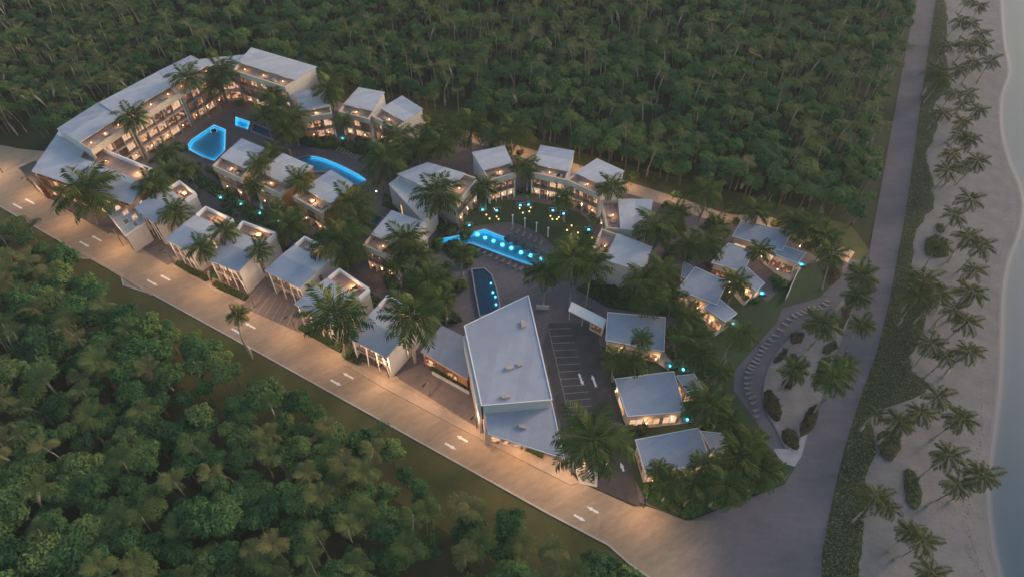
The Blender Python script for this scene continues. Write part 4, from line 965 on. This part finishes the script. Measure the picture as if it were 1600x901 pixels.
# ------------------------------------------------------------------ shrubs
def shrub(px,py,r,kind,label,grp,sz=1.0):
    p=at(px,py); o=obj('garden_shrub',BU[kind],None,(p.x,p.y,-.1),(0,0,pr_.uniform(0,6.28)),(r,r*pr_.uniform(.85,1.15),r*.9*sz)); return tag(o,label,'shrub',grp)
sr=random.Random(77)
SH=[('round green shrub planted among the roadside blocks',0,[(250,330),(262,345),(318,365),(326,372),(352,395),(360,388),(405,400),(418,392),(440,440),(470,452),(480,456),(520,520),(534,530),(590,500),(600,510),(545,555),(560,560),(340,430),(395,440)]),
('leafy shrub at the foot of the middle-row courtyard blocks',0,[(300,282),(315,292),(350,320),(385,335),(398,345),(420,352),(445,365),(470,372),(480,385),(500,395),(515,388),(535,400),(545,412)]),
('dark shrub between the far crescent and the curved pool',0,[(470,212),(485,226),(500,224),(515,226),(530,224),(548,230),(560,232),(590,238),(605,240),(450,222),(440,212)]),
('shrub in the gaps between the crescent blocks',0,[(745,310),(752,318),(822,300),(828,306),(874,318),(880,322),(925,340),(930,350),(916,370),(815,300)]),
('shrub beside the pool deck and the long courtyard block',0,[(640,330),(655,342),(670,350),(690,352),(705,385),(715,392),(725,398),(735,394),(745,398),(705,395),(660,470),(675,485),(690,470),(610,440),(615,450)]),
('shrub in the villa gardens',0,[(1060,470),(1050,485),(1075,510),(1090,515),(1062,520),(1170,468),(1180,470),(1210,440),(1225,447),(1215,450),(1128,455),(950,560),(975,570),(990,578),(1005,585),(1090,590),(1100,600),(1095,650),(1105,665),(985,665),(1000,672),(1085,680),(1150,690),(1165,700),(940,440),(960,452),(975,462),(1000,480),(1020,480),(1035,484)]),
('bushy shrub in the planting round the front villa',0,[(1010,765),(1025,775),(1040,785),(1055,795),(1070,800),(1085,795),(1100,790),(1115,785),(1130,780),(1145,775),(1160,768),(1175,762),(1190,755),(1205,748),(1215,738),(1060,775),(1080,775),(1110,765),(1150,755),(1185,730),(1035,768)]),
]
for lb,k,pts in SH:
    for i,(x,y) in enumerate(sorted(pts)):
        shrub(x,y+sr.uniform(-2,2),sr.uniform(1.1,2.1),k if sr.random()<.75 else 4,lb+', '+ORD[i]+' from the left',lb)
for lb,pts in [('brown-orange shrub lit by path lamps behind the crescent',[(770,232),(790,236),(812,240),(700,212),(680,210),(1040,322),(1065,330)]),
               ('lit yellowish shrub along the perimeter path at the top villa',[(1110,345),(1125,348),(1210,352),(1250,370),(1275,382),(1290,392),(1265,385),(1150,348)])]:
    for i,(x,y) in enumerate(sorted(pts)): shrub(x,y,sr.uniform(1.2,2.0),3 if 'brown' in lb else 1,lb+', '+ORD[i]+' from left',lb)
# looser greenery filling the gaps: bushes of many sizes kept off the buildings, pools and lanes
for lb,n_,zn in [('bush left of the angular courtyard pool',18,[(222,252),(285,214),(292,244),(330,262),(322,276),(262,270)]),
  ('bush below the cross wing',18,[(370,146),(440,172),(460,218),(440,222),(415,185),(375,165)]),
  ('bush above the deep navy pool',12,[(700,405),(735,400),(738,440),(745,500),(728,505),(690,505),(700,460)]),
  ('bush between the roadside and middle rows',46,[(235,285),(300,290),(350,325),(420,360),(500,390),(560,400),(560,440),(520,410),(450,395),(400,380),(330,345),(260,315)]),
  ('bush in the middle-row planting',26,[(320,262),(350,285),(440,335),(500,370),(560,392),(560,375),(510,345),(450,310),(400,285)]),
  ('bush left of the longest pool',30,[(600,300),(700,345),(730,372),(700,400),(712,470),(660,500),(640,440),(680,410),(660,370)]),
  ('bush along the far crescent',22,[(440,195),(470,205),(560,222),(640,235),(690,250),(640,262),(560,245),(470,225),(430,215)]),
  ('bush among the near villas',46,[(935,430),(1010,448),(1070,470),(1110,520),(1100,580),(1110,640),(1125,680),(1060,665),(1055,590),(1040,555),(950,545),(960,585),(940,560),(945,490),(1040,490),(1000,470),(930,450)]),
  ('bush along the lane and upper villas',26,[(1020,350),(1060,335),(1110,352),(1060,400),(1110,400),(1150,430),(1200,455),(1170,460),(1130,430),(1070,405),(1030,425),(1015,400)]),
  ('bush on the forest side of the perimeter path',34,[(480,138),(600,165),(700,186),(790,212),(900,250),(1000,278),(1100,302),(1200,325),(1290,355),(1300,372),(1200,338),(1100,328),(1000,290),(900,258),(780,218),(690,198),(600,178),(480,150)])]:
    n_=int(n_*.57); P=[at(x,y) for x,y in zn]; xs=[p.x for p in P]; ys=[p.y for p in P]; got=[]; tries=0
    while len(got)<n_ and tries<4000:
        tries+=1; p=Vector((sr.uniform(min(xs),max(xs)),sr.uniform(min(ys),max(ys)),0))
        if inpoly(p.x,p.y,P) and not any(near(p,q,1.0) for q in FOOT) and all((p-g).length>1.5 for g in got): got.append(p)
    got.sort(key=lambda p:p.x)
    for i,p in enumerate(got):
        s=sr.choice((1.0,1.3,1.7,2.1,2.6)); o=obj('garden_shrub',BU[sr.choice((0,0,0,4,1))],None,(p.x,p.y,-.1),(0,0,sr.uniform(0,6.28)),(s,s*sr.uniform(.8,1.2),s*sr.uniform(.7,1.1)))
        tag(o,('low ' if s<1.2 else 'tall ' if s>2 else 'medium ')+'green '+lb+', '+(ORD[i] if i<len(ORD) else ORD[len(got)-1-i])+' from the '+('left' if i<len(ORD) else 'right'),'shrub',lb.replace('bush','bushes'))
# dark red shrub beds of the oval garden: each bed a thing
def bed(px,label,seed,m='redleaf'):
    P=[at(x,y,.2) for x,y in ragged(px+px[:1],1.6,seed,3)]; r=random.Random(seed); c=sum(P,Vector())/len(P); org=Vector((c.x,c.y,0)); root=thing('shrub_bed',label,'shrub bed',org)
    MB().prism(P,.15,.26).build('soil',M['soil'],root,org); b=MB(); xs=[p.x for p in P]; ys=[p.y for p in P]
    for _ in range(int((max(xs)-min(xs))*(max(ys)-min(ys))*3.0)):
        x=r.uniform(min(xs),max(xs)); y=r.uniform(min(ys),max(ys))
        if inpoly(x,y,P): leafclump(b,(x,y,.35+r.uniform(0,.25)),.34,.34,.36,9,.16,r)
    o=b.build('shrubs',M[m],root,org); tag(o,None,None,None,'stuff')
bed([(1194,612),(1203,608),(1216,625),(1222,645),(1214,658),(1200,645),(1192,628)],'dark red shrub bed at the left edge of the oval garden',1)
bed([(1262,640),(1275,632),(1278,650),(1262,678),(1250,680),(1252,660)],'dark red shrub bed at the right lower edge of the oval garden',2)
bed([(1222,672),(1236,668),(1247,682),(1246,702),(1234,698),(1222,686)],'dark red shrub bed at the bottom tip of the oval garden',3)
bed([(1236,522),(1252,518),(1257,528),(1245,536),(1234,534)],'small red shrub bed at the top left of the oval garden',4)
bed([(1212,556),(1226,544),(1230,550),(1222,562),(1210,568)],'narrow dark shrub bed along the upper left of the oval garden',5)
bed([(1232,556),(1242,550),(1247,560),(1238,570),(1230,566)],'dark green shrub bed inside the upper sand of the oval garden',6,'cover')
bed([(1222,596),(1234,590),(1240,600),(1233,608),(1223,604)],'round red shrub bed under the central garden palm',7)
bed([(1316,478),(1330,474),(1328,492),(1318,512),(1311,508),(1314,492)],'long red shrub bed at the head of the oval garden',8)
bed([(1288,540),(1304,532),(1309,542),(1296,552),(1286,550)],'dark shrub bed at the right upper edge of the oval garden',9,'cover')
bed([(1282,560),(1298,556),(1290,580),(1280,600),(1272,612),(1272,590)],'dark green shrub bed along the right side of the oval garden',10,'cover')
bed([(1278,408),(1298,408),(1311,418),(1310,436),(1298,446),(1292,430)],'dark brownish bed at the top corner of the villa lawn',11)
for k,(pp_,lb) in enumerate([([(1372,676),(1385,672),(1405,680),(1406,700),(1394,718),(1380,712),(1372,696)],'upper low green shrub island on the lower beach'),
  ([(1413,735),(1422,731),(1432,742),(1440,770),(1438,790),(1424,792),(1415,770)],'lower long green shrub island on the lower beach'),
  ([(1448,372),(1462,366),(1478,378),(1482,398),(1460,402),(1446,394)],'round green shrub island beside the wide promenade'),
  ([(1462,350),(1470,350),(1476,360),(1466,362)],'small dark shrub island on the open sand')]):
    bed(pp_,lb,30+k,'cover')
# ------------------------------------------------------------------ furniture and lamps
LG=MB(); LG.box(-.33,.33,-.95,.45,.28,.38); LGm=LG.mesh('seat',M['fabric'])
LB=MB(); LB.hexa([(-.33,.45,.30),(.33,.45,.30),(.33,1.0,.72),(-.33,1.0,.72),(-.33,.42,.38),(.33,.42,.38),(.33,.96,.82),(-.33,.96,.82)]); LBm=LB.mesh('backrest',M['fabric'])
LL=MB()
for x in (-.3,.24):
    for y in (-.9,.35): LL.box(x,x+.06,y,y+.06,0,.28)
LLm=LL.mesh('leg_frame',M['dark'])
def lounger(x,y,rz,label,grp,z=.09,s=.88):
    p=at(x,y,z); r=thing('sun_lounger',label,'lounger',(p.x,p.y,z),grp,rz); r.scale=(s,s,s)
    obj('seat',LGm,r); obj('backrest',LBm,r); obj('leg_frame',LLm,r)
pth=smooth([(1294,471),(1282,481),(1266,482),(1256,488),(1241,494),(1227,507),(1212,525),(1199,538),(1191,549),(1184,561),(1176,572),(1170,582),(1168,599),(1170,614),(1178,629),(1184,650)],2,False)
for i,(x,y) in enumerate(pth):
    a=at(*pth[max(i-1,0)]); b=at(*pth[min(i+1,len(pth)-1)]); d=b-a
    lounger(x,y,math.atan2(d.y,d.x)+R(10)+pr_.uniform(-.25,.25),'stone-coloured lounger in the curved row beside the oval garden, '+ORD[i]+' from its top end','loungers along the curved promenade path')
for i in range(9): lounger(528+i*4.6,234+i*2.2,R(-35),'sun lounger on the deck above the curved pool, '+ORD[i]+' from the left','loungers above the curved pool',z=.05)
for i in range(8): lounger(748+i*9.5,391+i*4.2,R(150),'sun lounger on the paving below the longest pool, '+ORD[i]+' from the left','loungers below the longest pool',z=.05)
for i in range(6): lounger(800+i*9,358+i*4.6,R(-30),'sun lounger on the crescent deck behind the parasols, '+ORD[i]+' from the left','loungers above the longest pool',z=.05)
# parasols
CAN=MB(); n=8; CAN.add([(0,0,.55)]+[(1.5*math.cos(k*math.pi/4),1.5*math.sin(k*math.pi/4),0) for k in range(8)]+[(0,0,.45)]+[(1.45*math.cos(k*math.pi/4),1.45*math.sin(k*math.pi/4),-.12) for k in range(8)],
  [(0,1+k,1+(k+1)%8) for k in range(8)]+[(9,10+(k+1)%8,10+k) for k in range(8)]+[(1+k,10+k,10+(k+1)%8,1+(k+1)%8) for k in range(8)]); CANm=CAN.mesh('canopy',M['umb'])
POL=MB().tube([(0,0,0),(0,0,2.7)],.045,6).mesh('pole',M['trim'])
for i,(x,y) in enumerate([(791,377),(804,382),(817,388),(832,394),(847,401),(861,407)]):
    p=at(x+5,y-5,2.4); r=thing('parasol','dark parasol at the upper edge of the longest pool, '+['first','second','third','fourth','fifth','sixth'][i]+' from the left','parasol',(p.x,p.y,.05),'dark parasols along the longest pool'); obj('pole',POL,r); obj('canopy',CANm,r,(0,0,2.25))
for i,(x,y) in enumerate([(801,350),(820,355),(838,362),(856,370)]):
    p=at(x,y,.05); b=MB().tube([(0,0,0),(0,0,3.2)],[.16,.10],8); b.disc((0,0),.28,3.2,3.3,8); o=b.build('deck_post',M['trim'],None,Vector((0,0,0))); o.location=p
    tag(o,'slim white post on the crescent deck above the longest pool, '+['first','second','third','fourth'][i]+' from the left','post','white posts on the crescent deck')
# lit garden globes
GL=bmesh.new(); bmesh.ops.create_icosphere(GL,subdivisions=2,radius=.21); GLm=bpy.data.meshes.new('globe'); GL.to_mesh(GLm); GL.free(); GLm.materials.append(M['globe'])
ST=MB().tube([(0,0,0),(0,0,.5)],.05,6).mesh('stem',M['dark'])
for i,(x,y) in enumerate(sorted([(760,336),(776,339),(765,342),(779,343),(812,326),(829,325),(817,333),(827,331),(860,338),(873,340),(863,343),(870,343),(893,353),(886,360),(903,364),(893,367),(909,382),(896,386),(904,392),(912,396),(888,392),(900,402),(925,372)])):
    p=at(x,y,.6); r=thing('globe_lamp','small glowing yellow globe lamp on the crescent lawn, number '+ORD[i]+' from the left' if False else 'small glowing yellow globe lamp on the crescent lawn, '+ORD[i]+' from the left','lamp',(p.x,p.y,.12),'glowing globes on the crescent lawn'); obj('stem',ST,r); gl=obj('globe',GLm,r,(0,0,.7)); 
    if i%2==0: light(gl,(0,0,.55),6,(1,.68,.25),.2)
# white lamp by the long block
p=at(588,299,3.4); r=thing('path_lamp','single white-blue lamp on a post left of the long courtyard block','lamp',(p.x,p.y,.05)); MB().tube([(0,0,0),(0,0,3.2)],.06,6).build('pole',M['dark'],r); gl=obj('globe',GLm.copy(),r,(0,0,3.4)); gl.data.materials[0]=M['white_led']; light(gl,(0,0,.6),25,(.85,.92,1),.2)
# street lamps: warm light along the road
HD=MB().box(-.18,.18,-.55,.25,-.06,.08).mesh('lamp_housing',M['dark']); HG=MB().box(-.13,.13,-.48,.18,-.10,-.06).mesh('lamp_glass',M['lamp'])
PO=MB().tube([(0,0,0),(0,0,5.4),(0,-.25,5.75),(0,-1.1,5.9)],[.09,.06,.05,.04],6).mesh('pole',M['dark'])
lamps=[((60,300),'at the corner building'),((120,342),'by the largest left palm'),((193,384),'left of the first parking bays'),((272,412),'right of the first parking bays'),((335,447),'between the two clipped hedges'),((398,479),'at the left of the second parking bays'),((462,515),'at the right of the second parking bays'),((530,548),'below the fifth roadside block'),((607,588),'below the last roadside block'),((672,618),'at the forecourt'),((745,668),'at the corner of the reception'),((815,701),'below the lower reception roof'),((893,741),'at the parking lot mouth'),((1005,792),'at the front villa corner'),((5,270),'at the far left bend')]
dirn=(at(860,805)-at(220,449)).normalized(); rz=math.atan2(dirn.y,dirn.x)
for i,((x,y),t) in enumerate(lamps):
    p=at(x,y,.1); r=thing('street_lamp','slim dark street lamp on the kerb '+t,'street lamp',(p.x,p.y,.1),'street lamps along the main road',rz); obj('pole',PO,r); h_=obj('lamp_housing',HD,r,(0,-1.2,5.9)); gl=obj('lamp_glass',HG,r,(0,-1.2,5.9)); light(gl,(0,-.15,-.35),LAMP_W,(1,.60,.32),.15)
for i,((x,y),t) in enumerate([((455,140),'behind the cross wing'),((560,165),'behind the far crescent'),((668,196),'above the far crescent end'),((735,213),'left of the first crescent block'),((815,236),'behind the second crescent block'),((905,262),'behind the third crescent block'),((985,290),'behind the side-on block'),((1050,312),'at the lane head'),((1125,340),'left of the top right villa'),((1205,350),'behind the top right villa'),((1280,378),'right of the top right villa'),((1325,400),'where the path meets the promenade')]):
    p=at(x,y,.1); r=thing('path_lamp','slim path lamp on the perimeter path '+t,'street lamp',(p.x,p.y,.1),'lamps along the perimeter path',rz); r.scale=(.6,.6,.6); obj('pole',PO,r); obj('lamp_housing',HD,r,(0,-1.2,5.9)); gl=obj('lamp_glass',HG,r,(0,-1.2,5.9)); light(gl,(0,-.15,-.35),PATH_W,(1,.60,.28),.15)

# ------------------------------------------------------------------ the forest
def zone(px): return [at(x,y) for x,y in px]
LOW=zone([(-260,330),(-60,345),(0,368),(60,380),(108,416),(150,450),(205,500),(245,524),(320,548),(400,612),(440,628),(490,662),(550,685),(615,715),(655,770),(720,785),(765,820),(830,862),(890,880),(960,898),(1012,930),(1050,1200),(500,1250),(-500,1250),(-500,500)])
UP=zone([(-260,200),(-40,232),(10,228),(60,212),(100,236),(150,205),(240,150),(315,112),(400,108),(505,138),(600,162),(700,181),(790,209),(900,248),(990,274),(1075,292),(1160,316),(1240,326),(1310,345),(1338,372),(1348,330),(1362,250),(1378,190),(1400,120),(1410,60),(1425,0),(1440,-100),(1440,-210),(-700,-210)])
CLR=[at(1328,112),at(1388,190),at(1410,14)]
fr_=random.Random(99)
T=[]
def fill(P,s,tag_):
    xs=[p.x for p in P]; ys=[p.y for p in P]; y=min(ys)
    while y<max(ys):
        x=min(xs)
        while x<max(xs):
            X=x+fr_.uniform(-.48,.48)*s; Y=y+fr_.uniform(-.48,.48)*s
            if inpoly(X,Y,P) and all((X-c.x)**2+(Y-c.y)**2>16 for c in CLR): T.append((X,Y,tag_))
            x+=s
        y+=s
fill(LOW,3.8,0); fill(UP,3.5,1)
for c in CLR[:1]: tag(MB().disc((c.x,c.y),3.6,-.01,.03,14).build('clearing',M['sand']),None,None,None,'structure')
# keep the trees that the picture or a camera a step aside could see
vis=[]
for X,Y,t in T:
    d=Vector((X,Y,4))-Vector((0,0,CAM_H)); dep=d.y*math.cos(TH)-d.z*math.sin(TH); u=d.x/dep*FPX+800; vv=450-(d.y*math.sin(TH)+d.z*math.cos(TH))/dep*FPX
    # a mild clumping so that dark gaps open between groups of trees
    gp=math.sin(X*.11+1.3*math.sin(Y*.07))+math.sin(Y*.13+1.1*math.sin(X*.06)); 
    if gp<-1.45 and fr_.random()<.4: continue
    if -190<u<1600 and -130<vv<1090:
        pk=math.sin(X*.05+2)+math.sin(Y*.06+X*.03); isp=fr_.random()<(.22 if t==0 else .30)+.12*pk
        inside=(-25<u<1625 and -35<vv<935)
        vis.append((dep+(0 if inside else 400),X,Y,t,isp))
vis.sort()
TW=MB()
pts={0:[],1:[]}; cb=cp=0
def where(X,Y):
    d=Vector((X,Y,5))-Vector((0,0,CAM_H)); dep=d.y*math.cos(TH)-d.z*math.sin(TH); u=d.x/dep*FPX+800; vv=450-(d.y*math.sin(TH)+d.z*math.cos(TH))/dep*FPX
    edge=vv-(350+.56*u)
    return 'lower forest, '+('at its grassy edge' if edge<125 else 'bottom rows' if vv>760 else 'middle rows')+', '+('left quarter' if u<200 else 'left of centre' if u<400 else 'centre' if u<650 else 'right part')
for dep,X,Y,t,isp in vis:
    edge=1.0
    if isp:
        h=fr_.uniform(7.5,11.5); rr=fr_.uniform(2.5,3.5); var=fr_.randrange(4)
    else:
        rr=fr_.uniform(2.0,3.7)*(1.0 if fr_.random()<.8 else 1.25); h=fr_.uniform(3.6,6.2)+rr*.35; var=fr_.randrange(6)
    if t==1: rr*=.84; h=h*.98
    rz_=fr_.uniform(0,6.28); lx=fr_.gauss(0,1.0); ly=fr_.gauss(0,1.0)
    if isp and cp<140 and t==0:
        cp+=1; r=thing('forest_palm','wild palm with dry brownish fronds, '+where(X,Y),'palm tree',(X,Y,0),'wild palms in the lower forest')
        d=Vector((lx,ly,h)); tk=obj('trunk',FT[var%3],r); tk.rotation_mode='QUATERNION'; tk.rotation_quaternion=d.to_track_quat('Z','X'); tk.scale=(1.1,1.1,d.length); obj('crown',FC[var],r,(lx,ly,h+.1),(0,0,rz_),(rr,rr,rr))
    elif not isp and cb<300 and t==0:
        cb+=1; r=thing('forest_tree',('small' if rr<2.5 else 'medium' if rr<3.3 else 'wide')+' round green broadleaf tree, '+where(X,Y),'tree',(X,Y,0),'broadleaf trees in the lower forest')
        obj('trunk',BT[var%3],r,(0,0,0),(0,0,rz_),(1,1,h)); obj('crown',CR[var],r,(0,0,h-rr*.35),(0,0,rz_),(rr,rr,rr*fr_.uniform(.85,1.2)))
    else: pts[1 if isp else 0].append((X,Y,h,rr,var,rz_,lx if isp else 0,ly if isp else 0))
def gnforest(name,label,P,crowns,trunks,drop):
    me=bpy.data.meshes.new(name); me.from_pydata([(p[0],p[1],0) for p in P],[],[])
    def att(n,ty,vals):
        a=me.attributes.new(n,ty,'POINT'); a.data.foreach_set('vector' if ty=='FLOAT_VECTOR' else 'value',vals)
    crot=[];trot=[];cpos=[];csc=[];tsc=[]
    for X,Y,h,rr,v_,rz_,lx,ly in P:
        crot+= [0,0,rz_]; q=Vector((lx,ly,h)).to_track_quat('Z','X').to_euler(); trot+=[q.x,q.y,q.z]
        cpos+= [lx,ly,h-rr*.35 if drop else h+.1]; csc+=[rr,rr,rr*((1.0+.35*((rz_*7)%1)) if drop else .9)]; tsc+=[1.1,1.1,Vector((lx,ly,h)).length]
    att('crot','FLOAT_VECTOR',crot);att('trot','FLOAT_VECTOR',trot);att('cpos','FLOAT_VECTOR',cpos);att('csc','FLOAT_VECTOR',csc);att('tsc','FLOAT_VECTOR',tsc)
    att('variant','INT',[p[4] for p in P]); att('tvar','INT',[p[4]%3 for p in P])
    o=bpy.data.objects.new(name,me); COL.objects.link(o)
    g=bpy.data.node_groups.new(name+'_instances','GeometryNodeTree'); g.interface.new_socket('Geometry',in_out='INPUT',socket_type='NodeSocketGeometry'); g.interface.new_socket('Geometry',in_out='OUTPUT',socket_type='NodeSocketGeometry'); g.is_modifier=True
    N=g.nodes; L=g.links; gi=N.new('NodeGroupInput'); go=N.new('NodeGroupOutput'); J=N.new('GeometryNodeJoinGeometry')
    def na(n,ty):
        x=N.new('GeometryNodeInputNamedAttribute'); x.data_type=ty; x.inputs[0].default_value=n
        return [s_ for s_ in x.outputs if s_.enabled and s_.name=='Attribute'][0]
    def inst(objs,vn,rn,sn,pn):
        gg=N.new('GeometryNodeGeometryToInstance')
        for ob in reversed(objs):
            oi=N.new('GeometryNodeObjectInfo'); oi.transform_space='ORIGINAL'; oi.inputs['Object'].default_value=ob; oi.inputs['As Instance'].default_value=True; L.new(oi.outputs['Geometry'],gg.inputs[0])
        iop=N.new('GeometryNodeInstanceOnPoints'); iop.inputs['Pick Instance'].default_value=True
        src=gi.outputs[0]
        if pn:
            sp=N.new('GeometryNodeSetPosition'); L.new(src,sp.inputs[0]); L.new(na(pn,'FLOAT_VECTOR'),sp.inputs['Offset']); src=sp.outputs[0]
        L.new(src,iop.inputs['Points']); 
        J2=N.new('GeometryNodeJoinGeometry')
        for ob in reversed(objs):
            oi=N.new('GeometryNodeObjectInfo'); oi.transform_space='ORIGINAL'; oi.inputs['Object'].default_value=ob; oi.inputs['As Instance'].default_value=True; L.new(oi.outputs['Geometry'],J2.inputs[0])
        N.remove(gg); L.new(J2.outputs[0],iop.inputs['Instance']); L.new(na(vn,'INT'),iop.inputs['Instance Index']); L.new(na(rn,'FLOAT_VECTOR'),iop.inputs['Rotation']); L.new(na(sn,'FLOAT_VECTOR'),iop.inputs['Scale'])
        L.new(iop.outputs[0],J.inputs[0])
    inst(crowns,'variant','crot','csc','cpos'); inst(trunks,'tvar','trot','tsc',None)
    L.new(J.outputs[0],go.inputs[0]); md=o.modifiers.new('trees','NODES'); md.node_group=g
    return tag(o,label,None,None,'stuff')
def find(me): return next(o for o in COL.objects if o.data is me)
def src(meshes,nm):
    out=[]
    for m_ in meshes:
        o=next((o for o in COL.objects if o.type=='MESH' and o.data is m_),None)
        out.append(o)
    return out
gnforest('broadleaf_forest','dense broadleaf forest filling the land behind the resort',pts[0],src(CR,'crown'),src(BT,'trunk'),True)
gnforest('palm_forest','wild palms with pale trunks scattered through the forest behind the resort',pts[1],src(FC,'crown'),src(FT,'trunk'),False)
print('trees',len(vis),cb,cp,len(pts[0]),len(pts[1]),'objects',len(COL.objects))
# ------------------------------------------------------------------ evening haze over the whole site
hz = MB().box(-900, 900, -150, 1500, -3, CAM_H + 8)
hm = bpy.data.materials.new('haze'); hm.use_nodes = True; hn = hm.node_tree.nodes; hn.remove(hn['Principled BSDF'])
pv = hn.new('ShaderNodeVolumePrincipled'); pv.inputs['Density'].default_value = .00016; pv.inputs['Color'].default_value = (.82,.86,.92,1); pv.inputs['Anisotropy'].default_value = .1
hm.node_tree.links.new(pv.outputs[0], hn['Material Output'].inputs['Volume'])
ho = hz.build('haze', hm); tag(ho, 'thin evening haze over the coast', None, None, 'stuff')
